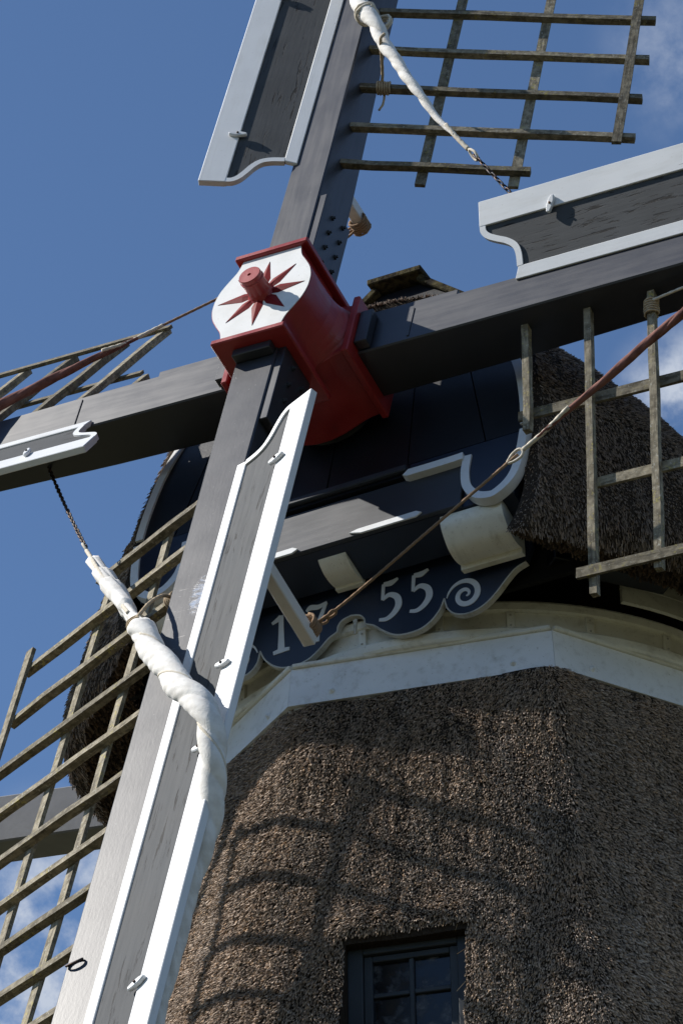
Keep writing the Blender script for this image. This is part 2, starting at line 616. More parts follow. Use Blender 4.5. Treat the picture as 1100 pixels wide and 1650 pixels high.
# ------------------------------------------------------------------ ground
gm = mesh('ground', [(-1500, -1500, 0), (1500, -1500, 0), (1500, 1500, 0), (-1500, 1500, 0)], [(0, 1, 2, 3)])
go = link('ground', gm, 'grass')
go['kind'] = 'structure'

# ------------------------------------------------------------------ reeds
_g = np.random.default_rng(5).random((512, 512))


def vnoise(u, v):
    """smooth value noise on numpy arrays, about -1..1"""
    iu, iv = np.floor(u).astype(int), np.floor(v).astype(int)
    fu, fv = u - iu, v - iv
    fu, fv = fu * fu * (3 - 2 * fu), fv * fv * (3 - 2 * fv)
    g = lambda a_, b_: _g[a_ % 512, b_ % 512]
    r_ = (g(iu, iv) * (1 - fu) + g(iu + 1, iv) * fu) * (1 - fv) + (g(iu, iv + 1) * (1 - fu) + g(iu + 1, iv + 1) * fu) * fv
    return r_ * 2 - 1


def reeds(name, P_, N_, T_, parent, length=(0.05, 0.10), rad=(0.006, 0.011), tilt=(0.16, 0.42), tint=((0.235, 0.183, 0.140), (0.36, 0.285, 0.215)), sway=0.22, arc=None, relief=0.014):
    n = len(P_)
    if arc is not None:
        zz = P_[:, 2]
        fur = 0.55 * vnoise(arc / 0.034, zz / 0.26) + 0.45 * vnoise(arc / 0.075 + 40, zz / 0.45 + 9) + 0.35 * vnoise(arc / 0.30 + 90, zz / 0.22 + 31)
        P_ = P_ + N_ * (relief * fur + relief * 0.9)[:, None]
    else:
        fur = np.zeros(n)
    B_ = np.cross(N_, T_)
    tl = rng.uniform(*tilt, n)[:, None]
    sw = rng.normal(0, sway, n)[:, None]
    D = T_ * np.cos(tl) + N_ * np.sin(tl) + B_ * sw
    D /= np.linalg.norm(D, axis=1)[:, None]
    N2 = N_ - D * (N_ * D).sum(1)[:, None]
    N2 /= np.linalg.norm(N2, axis=1)[:, None]
    B2 = np.cross(D, N2)
    L = rng.uniform(*length, n)[:, None]
    r_ = rng.uniform(*rad, n)[:, None]
    root = P_ - N_ * 0.015
    tip = root + D * L
    V = np.empty((n, 6, 3))
    ph = rng.uniform(0, 2 * np.pi, n)[:, None]
    for k in range(3):
        an = ph + 2 * np.pi * k / 3
        off = (np.cos(an) * N2 + np.sin(an) * B2) * r_
        V[:, k] = root + off
        V[:, 3 + k] = tip + off * 0.85 + D * rng.uniform(-0.006, 0.006, n)[:, None]
    base = (np.arange(n) * 6)[:, None]
    Q = np.array([[0, 1, 4, 3], [1, 2, 5, 4], [2, 0, 3, 5]])
    quads = (base[:, :, None] + Q[None]).reshape(-1)
    tris = (base + np.array([[3, 4, 5]])).reshape(-1)
    me = bpy.data.meshes.new(name)
    me.vertices.add(n * 6)
    me.vertices.foreach_set('co', V.reshape(-1))
    me.loops.add(len(quads) + len(tris))
    me.loops.foreach_set('vertex_index', np.concatenate([quads, tris]).astype(np.int32))
    nq, nt = 3 * n, n
    me.polygons.add(nq + nt)
    ls = np.concatenate([np.arange(nq) * 4, nq * 4 + np.arange(nt) * 3]).astype(np.int32)
    me.polygons.foreach_set('loop_start', ls)
    me.update(calc_edges=True)
    lo, hi = np.array(tint[0]), np.array(tint[1])
    f_ = rng.beta(1.6, 2.2, n)[:, None]
    c = lo * (1 - f_) + hi * f_
    odd = rng.random(n)
    c[odd < 0.07] *= np.array([1.14, 1.0, 0.82])
    c[(odd > 0.07) & (odd < 0.38)] *= 0.40  # dark reeds stand in for shaded gaps between the stems
    c[odd > 0.90] *= 1.25  # pale reeds stand in for sunlit highlights
    # broad weathering patches
    k = np.sin(P_[:, 0] * 2.3 + 1.1) * np.sin(P_[:, 2] * 1.9 + .4) + .6 * np.sin(P_[:, 0] * 5.1 + P_[:, 2] * 3.7)
    c *= (1 + 0.08 * k)[:, None]
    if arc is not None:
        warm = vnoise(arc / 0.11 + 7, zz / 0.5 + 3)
        c = c * (1 + 0.16 * np.clip(fur, -1, 1))[:, None] * (1 + warm[:, None] * np.array([0.035, 0.0, -0.04]))  # crease shade put into the tint along furrows, plus random warm drift
    tc4 = np.ones((n, 6, 4))
    tc4[:, :, :3] = c[:, None, :]
    tc4[:, :3, :3] *= 0.75  # roots toned darker, recess shade put into the colour
    ca = me.color_attributes.new('tint', 'FLOAT_COLOR', 'POINT')
    ca.data.foreach_set('color', tc4.reshape(-1))
    o = link(name, me, 'reed', parent)
    o['kind'] = 'stuff'
    return o


def scatter(V, F, dens, cond=None):
    """area-weighted points on quads (V: verts, F: quad indices) -> points, normals, downhill tangents"""
    V = np.asarray(V, float)
    F = np.asarray(F)
    tri = np.concatenate([F[:, [0, 1, 2]], F[:, [0, 2, 3]]])
    a_, b_, c_ = V[tri[:, 0]], V[tri[:, 1]], V[tri[:, 2]]
    cr = np.cross(b_ - a_, c_ - a_)
    ar = np.linalg.norm(cr, axis=1) / 2
    if cond is not None:
        ar = ar * cond((a_ + b_ + c_) / 3)
    n = int(ar.sum() * dens)
    idx = rng.choice(len(tri), n, p=ar / ar.sum())
    u, v = rng.random(n), rng.random(n)
    s = u + v > 1
    u[s], v[s] = 1 - u[s], 1 - v[s]
    P_ = a_[idx] + (b_ - a_)[idx] * u[:, None] + (c_ - a_)[idx] * v[:, None]
    N_ = cr[idx] / np.linalg.norm(cr[idx], axis=1)[:, None]
    T_ = np.array([0, 0, -1.0]) - N_ * (-N_[:, 2])[:, None]
    T_ /= np.maximum(np.linalg.norm(T_, axis=1), 1e-6)[:, None]
    return P_, N_, T_


# ------------------------------------------------------------------ tower
AL = R(11.92)
OUT = Vector((math.sin(AL), -math.cos(AL), 0))
TX = Vector((math.cos(AL), math.sin(AL), 0))
tower = empty('mill_tower', Matrix.Identity(4), 'brown thatched octagonal mill tower with white fascia band and small dark window', 'tower')
WZ0, WZ1, WT0, WT1 = 8.98, 9.70, -0.36, 0.325      # window opening


def apoth(z):
    return 2.015 + 0.245 * (11.62 - z) if z > 3 else 2.015 + 0.245 * 8.62


def tower_pt(th, z):
    """th measured from the front face normal"""
    s = 0.0
    pw = 26 + 40 * min(1.0, max(0.0, th / 0.25))
    for k in range(8):
        c = math.cos(th - k * math.pi / 4)
        if c > 0:
            s += c ** pw
    r_ = apoth(z) / s ** (1 / pw)
    r_ += 0.018 * math.sin(th * 7 + z * 2.1) * math.sin(z * 3.3 + th * 2) + 0.012 * math.sin(th * 17 + 2.2 * math.sin(z * 1.7))
    r_ += 0.035 * math.exp(-((z - 11.25) / 0.3) ** 2) * 0.5
    d = OUT * math.cos(th) + TX * math.sin(th)
    p = d * r_
    t_ = p.dot(TX)
    # thatched brow over the window
    if abs(th) < 0.6:
        bx = math.exp(-(max(0, abs(t_ + 0.02) - 0.25) / 0.16) ** 2)
        bz = math.exp(-((z - 9.80) / 0.13) ** 2) if z > 9.80 else math.exp(-((z - 9.80) / 0.10) ** 2)
        p = p + OUT * (0.05 * bx * bz)
    return Vector((p.x, p.y, z))


ths = sorted(set([round(x, 5) for x in np.linspace(-math.pi, math.pi, 97)] + [round(x, 5) for x in np.linspace(-0.75, 0.75, 90)]))
zs = list(np.arange(7.6, 11.70, 0.05))
zs = [0.0, 3.0, 5.0] + zs
V, F = [], []
nth = len(ths) - 1
for z in zs:
    for th in ths[:-1]:
        V.append(tower_pt(th, z))
win_faces = set()
for i in range(len(zs) - 1):
    for j in range(nth):
        j2 = (j + 1) % nth
        f_ = (i * nth + j, i * nth + j2, (i + 1) * nth + j2, (i + 1) * nth + j)
        c = (V[f_[0]] + V[f_[1]] + V[f_[2]] + V[f_[3]]) / 4
        t_ = c.dot(TX)
        if c.dot(OUT) > 0 and WT0 - 0.01 < t_ < WT1 + 0.01 and WZ0 < c.z < WZ1:
            continue
        F.append(f_)
wall = link('thatch_wall', mesh('thatch_wall', V, F, True), 'thatch0', tower)
Vn = np.array([tuple(v) for v in V])
Fn = np.array(F)


def cond_t(c):
    th = np.arctan2(c @ np.array(TX), c @ np.array(OUT))
    ok = (c[:, 2] > 8.6) & (c[:, 2] < 11.66) & (th > -1.3) & (th < 1.0)
    return ok * 1.0


Pt, Nt, Tt = scatter(Vn, Fn, 12800, cond_t)
tt_ = Pt @ np.array(TX)
keep = ~((Pt[:, 2] > WZ1 - 0.01) & (Pt[:, 2] < WZ1 + 0.055) & (tt_ > WT0 - 0.02) & (tt_ < WT1 + 0.02) & (Pt @ np.array(OUT) > 1))
Pt, Nt, Tt = Pt[keep], Nt[keep], Tt[keep]
arc_t = np.arctan2(Pt @ np.array(TX), Pt @ np.array(OUT)) * 2.4
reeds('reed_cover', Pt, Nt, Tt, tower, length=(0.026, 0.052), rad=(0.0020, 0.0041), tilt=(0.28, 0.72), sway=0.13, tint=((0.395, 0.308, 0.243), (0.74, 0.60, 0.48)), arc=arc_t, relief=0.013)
# the rest of the tower, coarser


def cond_far(c):
    th = np.arctan2(c @ np.array(TX), c @ np.array(OUT))
    return ((c[:, 2] > 7.4) & (c[:, 2] < 11.66) & (np.abs(th) < 1.75) & (((th > 1.0) | (th < -1.3)) | (c[:, 2] < 8.6))) * 1.0


Pg, Ng, Tg = scatter(Vn, Fn, 1900, cond_far)
reeds('reed_cover', Pg, Ng, Tg, tower, length=(0.05, 0.10), rad=(0.007, 0.011), tilt=(0.15, 0.40), tint=((0.34, 0.265, 0.21), (0.62, 0.50, 0.40)), sway=0.12)
# stray reeds that stick out
k_ = rng.choice(len(Pt), 260, replace=False)
reeds('stray_reed_tufts', Pt[k_], Nt[k_], Tt[k_], tower, length=(0.06, 0.14), rad=(0.0015, 0.0028), tilt=(0.2, 0.6), sway=0.5, tint=((0.34, 0.27, 0.18), (0.55, 0.46, 0.33)))

# reed ends round the window opening (reveal and brow underside)
def reveal():
    V, F = [], []
    def strip(p_list, depth_dir, nd=4, depth=0.30):
        b0 = len(V)
        for p in p_list:
            for k in range(nd + 1):
                V.append(p - OUT * depth * k / nd)
        for i in range(len(p_list) - 1):
            for k in range(nd):
                a_ = b0 + i * (nd + 1) + k
                F.append((a_, a_ + 1, a_ + nd + 2, a_ + nd + 1))
    n = 16
    top = []
    for i in range(n + 1):
        t_ = WT0 - 0.02 + (WT1 - WT0 + 0.04) * i / n
        th = math.atan2(t_, 2.52)
        p = tower_pt(th, WZ1)
        top.append(Vector((p.x, p.y, WZ1 + 0.0)))
    strip(top, 0)
    for t_ in (WT0 - 0.012, WT1 + 0.012):
        side = []
        for i in range(n + 1):
            z = WZ0 + (WZ1 - WZ0) * i / n
            p = tower_pt(math.atan2(t_, 2.52), z)
            q = TX * t_ + OUT * p.dot(OUT)
            side.append(Vector((q.x, q.y, z)))
        strip(side, 0)
    return V, F


V2, F2 = reveal()
link('window_reveal', mesh('window_reveal', V2, F2), 'thatch0', tower)

# white fascia boards round the top, one per side, slightly flared
RB, RTOP, ZB, ZT = 2.189, 2.150, 11.645, 11.930
for k in range(8):
    a0 = math.atan2(OUT.y, OUT.x) + (k - 0.5) * math.pi / 4
    a1 = a0 + math.pi / 4
    d0, d1 = Vector((math.cos(a0), math.sin(a0), 0)), Vector((math.cos(a1), math.sin(a1), 0))
    vs = []
    for (ro, ri, z) in ((RB, RB - 0.045, ZB), (RTOP, RTOP - 0.045, ZT)):
        g0 = 0.0012
        e = (d1 - d0).normalized() * g0
        for (dd, ee) in ((d0, e), (d1, -e)):
            for r_ in (ro, ri):
                v = dd * r_ + ee
                vs.append((v.x, v.y, z))
    fs = [(0, 2, 6, 4), (1, 5, 7, 3), (0, 1, 3, 2), (4, 6, 7, 5), (0, 4, 5, 1), (2, 3, 7, 6)]
    mm = (a0 + a1) / 2
    me = fix_normals(mesh('fascia_board', vs, fs))
    # local frame so that grain runs along the board
    T = Matrix.Rotation(-(mm + math.pi / 2), 4, 'Z')
    me.transform(T)
    o = link('fascia_board', me, 'fascia', tower)
    o.matrix_local = T.inverted()
    # top rail (thin moulding) and lower drip edge
    L_ = 2 * RB * math.sin(math.pi / 8)
    ap = RTOP * math.cos(math.pi / 8)
    o2 = link('fascia_rail', box('fascia_rail', -L_ / 2 + 0.022, L_ / 2 - 0.022, -ap - 0.022, -ap + 0.02, ZT + 0.002, ZT + 0.032, 0.005), 'cream', tower)
    o2.matrix_local = T.inverted()
    apb = (RB - 0.045) * math.cos(math.pi / 8)
    o3 = link('drip_edge', box('drip_edge', -L_ / 2 + 0.03, L_ / 2 - 0.03, -apb - 0.018, -apb + 0.04, ZB - 0.022, ZB - 0.001, 0.004), 'edge', tower)
    o3.matrix_local = T.inverted()
    for s_ in (-0.56, 0.58):
        # bolt heads along the lower part
        ap2 = (RB * 0.72 + RTOP * 0.28) * math.cos(math.pi / 8) + 0.002
        b = link('bolt_head', bpy.data.meshes.get('bolt_head_m') or lathe('bolt_head_m', [(0.022, 0), (0.020, 0.008), (0.010, 0.010), (0.010, 0.022), (0.0, 0.024)], 8), 'fascia', o)
        b.matrix_local = Matrix.Translation((s_, -ap2, ZB + 0.07)) @ Matrix.Rotation(math.pi / 2, 4, 'X')

# round curb above the fascia: three stepped hoops and iron straps
def hoop(name, prof, mat, n=96, a_from=0, a_to=2 * math.pi, parent=None):
    vs, fs = [], []
    m = len(prof)
    full = abs(a_to - a_from - 2 * math.pi) < 1e-6
    cnt = n if full else n + 1
    for i in range(cnt):
        an = a_from + (a_to - a_from) * i / n
        for r_, z in prof:
            vs.append((r_ * math.cos(an), r_ * math.sin(an), z))
    for i in range(n):
        j = (i + 1) % cnt
        for k in range(m):
            k2 = (k + 1) % m
            fs.append((i * m + k, i * m + k2, j * m + k2, j * m + k))
    me = fix_normals(mesh(name, vs, fs))
    return link(name, me, mat, parent)


hoop('curb_lower_hoop', [(1.80, 11.94), (2.035, 11.94), (2.045, 11.955), (2.045, 12.005), (2.03, 12.02), (1.80, 12.02)], 'cream', parent=tower)
hoop('curb_board', [(1.85, 12.015), (1.99, 12.0205), (1.985, 12.16), (1.85, 12.16)], 'cream', parent=tower)
hoop('curb_upper_hoop', [(1.82, 12.155), (2.0, 12.155), (2.015, 12.165), (2.015, 12.215), (2.0, 12.235), (1.82, 12.235)], 'cream', parent=tower)
for an in (-1.30, -1.08, -0.83, -0.56, -0.3, -1.55, -1.8, -2.05, -2.3, -2.55):
    st = link('curb_strap', bpy.data.meshes.get('curb_strap_m') or box('curb_strap_m', 1.985, 2.0085, -0.026, 0.026, 12.0225, 12.153, 0.003), 'cream', tower)
    st.rotation_euler = (0, 0, an)
    for zz in (12.05, 12.125):
        b = link('rivet', bpy.data.meshes.get('rivet_m') or lathe('rivet_m', [(0.008, 0), (0.006, 0.005), (0, 0.006)], 6), 'edge', st)
        b.matrix_local = Matrix.Translation((2.0085, 0, zz)) @ Matrix.Rotation(math.pi / 2, 4, 'Y')
# dark board floor of the cap seen through the gap
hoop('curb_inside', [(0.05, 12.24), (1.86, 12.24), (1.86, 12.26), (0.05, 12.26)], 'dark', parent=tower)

# window
win = link('window', None, None, tower)
win.matrix_local = frame(Vector((0, 0, 0)), TX, Vector((0, 0, 1)), OUT)   # x along the face, y up, z outwards
ZO = 2.385
def wbox(name, x0, x1, y0, y1, z0, z1, mat='frame', c=0.004):
    return link(name, box(name, x0, x1, y0, y1, z0, z1, c), mat, win)
wbox('frame', -0.372, -0.285, 8.95, 9.74, ZO - 0.05, ZO + 0.05)
wbox('frame', 0.262, 0.345, 8.95, 9.74, ZO - 0.05, ZO + 0.05)
wbox('frame', -0.284, 0.261, 9.665, 9.74, ZO - 0.05, ZO + 0.047)
wbox('sill', -0.40, 0.37, 8.90, 9.10, ZO - 0.06, ZO + 0.14)
wbox('sash', -0.284, -0.235, 9.104, 9.662, ZO - 0.035, ZO + 0.02)
wbox('sash', 0.212, 0.261, 9.104, 9.662, ZO - 0.035, ZO + 0.02)
wbox('sash', -0.234, 0.211, 9.104, 9.185, ZO - 0.035, ZO + 0.018)
wbox('sash', -0.234, 0.211, 9.625, 9.662, ZO - 0.035, ZO + 0.018)
wbox('glazing_bar', -0.025, 0.003, 9.186, 9.624, ZO - 0.03, ZO + 0.012)
wbox('glazing_bar', -0.234, -0.026, 9.405, 9.432, ZO - 0.03, ZO + 0.010)
wbox('glazing_bar', 0.004, 0.211, 9.405, 9.432, ZO - 0.03, ZO + 0.010)
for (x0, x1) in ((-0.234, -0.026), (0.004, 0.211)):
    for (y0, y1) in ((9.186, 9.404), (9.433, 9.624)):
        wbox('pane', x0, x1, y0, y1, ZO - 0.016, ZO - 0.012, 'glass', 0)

# ------------------------------------------------------------------ cap
cap = empty('mill_cap', Matrix.Translation((0, 0, 12)), 'thatched boat-shaped mill cap with black boarded front and dated navy board', 'cap')  # the mill's cap: thatch, boarded front and dated board
CI = cap.matrix_world.inverted()


def cpart(name, me, mat, parent=cap):
    """mesh given in world coordinates"""
    me.transform(CI)
    return link(name, me, mat, parent)


FP = [(1.35, 12.17), (1.415, 12.33), (1.45, 12.65), (1.458, 13.0), (1.435, 13.35), (1.365, 13.7), (1.20, 14.12), (0.97, 14.45), (0.6, 14.66), (0.3, 14.76), (0, 14.80)]
MP = [(2.42, 12.07), (2.55, 12.18), (2.54, 12.45), (2.40, 12.85), (2.16, 13.27), (1.83, 13.73), (1.48, 14.13), (1.10, 14.52), (0.68, 14.94), (0.34, 15.25), (0, 15.45)]
KEY = [(-2.34, 0.0), (-2.2, 0.14), (-2.05, 0.33), (-1.8, 0.62), (-1.5, 0.85), (-1.2, 0.97), (-0.8, 1.02), (0, 1.03), (0.7, 0.99), (1.4, 0.84)]


def interp(x, key):
    for (x0, y0), (x1, y1) in zip(key, key[1:]):
        if x <= x1:
            return y0 + (y1 - y0) * (x - x0) / (x1 - x0)
    return key[-1][1]


fp = cat2(FP, 4)
mp_ = cat2(MP, 4)
half = len(fp)


def cap_section(y):
    m = interp(min(y, 1.4), KEY)
    pts = []
    k = max(0, (y - 1.4) / 1.7)
    sc = math.sqrt(max(0.0, 1 - k * k)) if y > 1.4 else 1
    for (a_, b_) in zip(fp, mp_):
        x = a_[0] * (1 - m) + b_[0] * m
        z = a_[1] * (1 - m) + b_[1] * m
        x *= sc
        z = 12.06 + (z - 12.06) * (0.55 + 0.45 * sc) if y > 1.4 else z
        lean = 0.2447 * (z - 13.0) * max(0, 1 - (y + 2.34) / 1.6)
        wob = 0.02 * math.sin(y * 4 + z * 3) + 0.012 * math.sin(z * 9 + y * 2)
        pts.append((x + (wob if x > 0.2 else 0), y + lean, z))
    return pts


ys = list(np.linspace(-2.34, 1.4, 44)) + list(np.linspace(1.5, 3.08, 14))
V, F = [], []
row = 2 * half - 1
for y in ys:
    rt_ = cap_section(y)
    full = rt_ + [(-x, yy, z) for x, yy, z in rt_[-2::-1]]
    V += full
for i in range(len(ys) - 1):
    for j in range(row - 1):
        F.append((i * row + j, (i + 1) * row + j, (i + 1) * row + j + 1, i * row + j + 1))
nouter = len(F)
# front edge of the thatch, turned in towards the gable, and the cut underside
GO = Vector((0, -2.389, 13.0))
rt_ = cap_section(ys[0])
b0 = len(V)
ring_in = []
for (x, yy, z) in rt_:
    s_ = 0.94
    ring_in.append((x * s_, yy - 0.0, 12.06 + (z - 12.06) * 0.965 + 0.02))
full = ring_in + [(-x, yy, z) for x, yy, z in ring_in[-2::-1]]
V += full
for j in range(row - 1):
    F.append((j, j + 1, b0 + j + 1, b0 + j))
for side in (0, 1):
    b1 = len(V)
    for y in ys:
        p = cap_section(y)[0]
        sg = 1 if side == 0 else -1
        V.append((sg * max(0.0, p[0] - (0.10 + 0.24 * min(1.0, (y + 2.34) / 0.6))), p[1] + (0.12 if y < -1.9 else 0.05), p[2] + 0.10))
    for i in range(len(ys) - 1):
        o0 = i * row + (0 if side == 0 else row - 1)
        o1 = (i + 1) * row + (0 if side == 0 else row - 1)
        F.append((o0, o1, b1 + i + 1, b1 + i) if side else (o0, b1 + i, b1 + i + 1, o1))
cpart('thatch', mesh('thatch', V, F, True), 'thatch0')
Vn = np.array(V)
# orient outer faces outwards for scattering
Fo = np.array(F[:nouter])
c_ = Vn[Fo].mean(1)
nn_ = np.cross(Vn[Fo[:, 1]] - Vn[Fo[:, 0]], Vn[Fo[:, 2]] - Vn[Fo[:, 0]])
flip = (nn_ * (c_ - np.array([0, 0.2, 12.9]))).sum(1) < 0
Fo[flip] = Fo[flip][:, ::-1]
Pc, Nc, Tc = scatter(Vn, Fo, 7600, lambda c: (c[:, 1] < 1.4) * np.where(c[:, 0] < 0, 0.42, 1.0) * np.where(c[:, 1] > 0.5, 0.3, 1.0))
off = np.array([0, 0, -12.0])
CT = ((0.24, 0.193, 0.165), (0.45, 0.37, 0.31))
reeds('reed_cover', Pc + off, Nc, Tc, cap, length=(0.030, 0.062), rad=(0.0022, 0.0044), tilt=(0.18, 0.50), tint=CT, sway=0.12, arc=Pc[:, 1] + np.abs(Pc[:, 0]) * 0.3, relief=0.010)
Ff = np.array(F[nouter:nouter + row - 1])
nn_ = np.cross(Vn[Ff[:, 1]] - Vn[Ff[:, 0]], Vn[Ff[:, 2]] - Vn[Ff[:, 0]])
if nn_[:, 1].mean() > 0:
    Ff = Ff[:, ::-1]
Pf, Nf, Tf = scatter(Vn, Ff, 9000)
reeds('reed_edge', Pf + off, Nf, Tf, cap, length=(0.025, 0.05), rad=(0.0024, 0.0046), tilt=(0.2, 0.55), tint=CT, sway=0.10)
Fu = np.array(F[nouter + row - 1:])
Fu = Fu[np.linalg.norm(np.cross(Vn[Fu[:, 1]] - Vn[Fu[:, 0]], Vn[Fu[:, 2]] - Vn[Fu[:, 0]]), axis=1) > 1e-6]
nn_ = np.cross(Vn[Fu[:, 1]] - Vn[Fu[:, 0]], Vn[Fu[:, 2]] - Vn[Fu[:, 0]])
fl = nn_[:, 2] > 0
Fu[fl] = Fu[fl][:, ::-1]
Pu, Nu, Tu = scatter(Vn, Fu, 3200, lambda c: (c[:, 1] < 1.5) * 1.0)
Tu = np.cross(Nu, np.array([0.3, 1, 0.1]))
Tu /= np.linalg.norm(Tu, axis=1)[:, None]
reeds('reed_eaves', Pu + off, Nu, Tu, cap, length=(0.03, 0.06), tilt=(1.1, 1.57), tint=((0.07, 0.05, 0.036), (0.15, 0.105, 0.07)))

# --- gable boards: outline in (x, v) with v measured up the leaning front
OUTL = [(1.213, -0.545), (1.30, -0.47), (1.352, -0.36), (1.376, -0.18), (1.388, 0.0), (1.366, 0.31), (1.29, 0.70), (1.12, 1.10), (0.90, 1.40), (0.58, 1.60), (0.28, 1.69), (0.0, 1.72)]
outl = cat2(OUTL, 5)


def g3(x, v, t_):
    """point on the cap front; t_ in front of (towards the sails) the board face"""
    return GO + VX * x + VV * v + A * t_


def half_w(v):
    best = 0
    for (x0, v0), (x1, v1) in zip(outl, outl[1:]):
        if min(v0, v1) <= v <= max(v0, v1):
            k = (v - v0) / ((v1 - v0) or 1e-9)
            best = max(best, x0 + (x1 - x0) * k)
    return best


seams = [(-0.93, -1.10), (-0.545, -0.56), (0.02, 0.0), (0.545, 0.565), (0.93, 1.10)]   # x at v=.8 and at v=0


def seam_x(s, v):
    return s[1] + (s[0] - s[1]) * v / 0.8


gap = 0.004
for k in range(len(seams) + 1):
    Ls, Rs = [], []
    for v in np.linspace(0.004, 1.72, 40):
        hw = half_w(v) if v < 1.719 else 0.0
        lo = -hw if k == 0 else max(-hw, seam_x(seams[k - 1], v) + gap)
        hi = hw if k == len(seams) else min(hw, seam_x(seams[k], v) - gap)
        if hi - lo > 0.01:
            Ls.append((lo, v))
            Rs.append((hi, v))
    if len(Ls) > 1:
        dz = random.uniform(-0.003, 0.003)
        cpart('front_plank', prism('front_plank', Rs + Ls[::-1], g3, -0.05, dz), 'black')
# lower lobes and the strip between them
lob = cat2([(0.966, -0.10), (0.960, -0.25), (0.985, -0.40), (1.06, -0.51), (1.15, -0.552), (1.213, -0.545), (1.30, -0.47), (1.352, -0.36), (1.376, -0.18), (1.388, -0.004)], 5)
for sg in (1, -1):
    pts = [(sg * x, v) for x, v in [(0.59, -0.004), (0.59, -0.10)] + lob]
    cpart('lobe_board', prism('lobe_board', pts, g3, -0.048, 0.001), 'navy')
    # white moulding following the edge
    path = [(sg * x, v) for x, v in ([(0.575, -0.100), (0.59, -0.112), (0.75, -0.113), (0.90, -0.112), (0.966, -0.108)])]
    cpart('white_moulding', ribbon('white_moulding', path, g3, 0.030, 0.030, -0.03, 0.032), 'white')
    path = [(sg * x, v) for x, v in lob]
    a_, b_ = (0.052, 0.004) if sg > 0 else (0.004, 0.052)
    cpart('white_moulding', ribbon('white_moulding', path, g3, a_, b_, -0.052, 0.016), 'white')
    path = [(sg * x, v) for x, v in outl if 0.0 < v < 1.15]
    cpart('white_moulding', ribbon('white_moulding', path, g3, a_, b_, -0.052, 0.016), 'white')
cpart('bottom_strip', prism('bottom_strip', [(-0.588, -0.10), (0.588, -0.10), (0.588, -0.004), (-0.588, -0.004)], g3, -0.047, 0.0), 'black')
cpart('drip_strip', prism('drip_strip', [(-0.57, -0.075), (0.57, -0.075), (0.57, -0.025), (-0.57, -0.025)], g3, 0.0005, 0.035, 0.006), 'beam')
# weather beam behind and below
cpart('weather_beam', prism('weather_beam', [(-1.30, -0.50), (1.30, -0.50), (1.30, 0.05), (-1.30, 0.05)], g3, -0.38, -0.052, 0.004), 'navy')
cpart('beam_facing', prism('beam_facing', [(-0.955, -0.50), (0.955, -0.50), (0.955, -0.118), (-0.955, -0.118)], g3, -0.0515, -0.02, 0.004), 'beam')
# light chamfer strips with pointed stops along the beam's lower edge
for (x0, x1) in ((0.20, 0.70), (-0.70, -0.15)):
    cpart('chamfer_strip', prism('chamfer_strip', [(x0, -0.475), (x0 + 0.09, -0.505), (x1 - 0.04, -0.505), (x1, -0.478), (x1 - 0.04, -0.452), (x0 + 0.06, -0.458)], g3, -0.0195, -0.006, 0.003), 'white')
# soffit behind the beam and inner back wall
cpart('soffit', box('soffit', -1.32, 1.32, -2.36, -1.2, 12.50, 12.53, 0.003), 'black')
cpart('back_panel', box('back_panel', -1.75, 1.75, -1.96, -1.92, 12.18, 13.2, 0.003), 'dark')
for sg in (1, -1):
    T = Matrix.Translation((sg * 1.55, -1.86, 12.17)) @ Matrix.Rotation(sg * 0.85, 4, 'Z')
    cpart('cap_sill_beam', box('cap_sill_beam', -0.25, 0.55, 0.02, 0.16, 0.09, 0.32, 0.006, T) if sg > 0 else box('cap_sill_beam', -0.55, 0.25, 0.02, 0.16, 0.09, 0.32, 0.006, T), 'black')

# white boarding of the cap's well, right and left
for lev, (z0, z1, rr) in enumerate(((12.245, 12.36, 2.105), (12.364, 12.48, 2.110), (12.484, 12.62, 2.115))):
    for (a0, a1) in ((-0.74, 1.2), (1.95, 3.85)):
        me_ = hoop('well_board', [(rr - 0.03, z0 - 12), (rr, z0 - 12), (rr, z1 - 12), (rr - 0.03, z1 - 12)], 'cream', 40, a0, a1, cap)

# --- brackets: curved white consoles under the beam
def bracket(x0, x1, d=0.0, yf=-2.49):
    prof = [(-2.485, 12.515), (-2.49, 12.48), (-2.475, 12.44), (-2.43, 12.395), (-2.37, 12.355), (-2.29, 12.335), (-2.22, 12.335), (-2.17, 12.345), (-2.165, 12.315), (-2.115, 12.315), (-2.115, 12.49), (-2.3, 12.495)]
    prof = [(-2.115 + (y + 2.115) * (yf + 2.115) / (-2.49 + 2.115), (12.5 if d < 1 else 12.475) + (z - 12.5) * d) for y, z in prof]
    prof = cat2(prof[:8], 4) + prof[8:]
    return prism('bracket', prof, lambda u, v, t_: (t_, u, v), x0, x1, 0.0)


cpart('bracket', bracket(0.80, 1.21, 1.1, -2.45), 'cream')
cpart('bracket', bracket(-1.21, -0.80, 1.1, -2.45), 'cream')
cpart('bracket', bracket(-0.065, 0.125, 0.55, -2.39), 'cream')

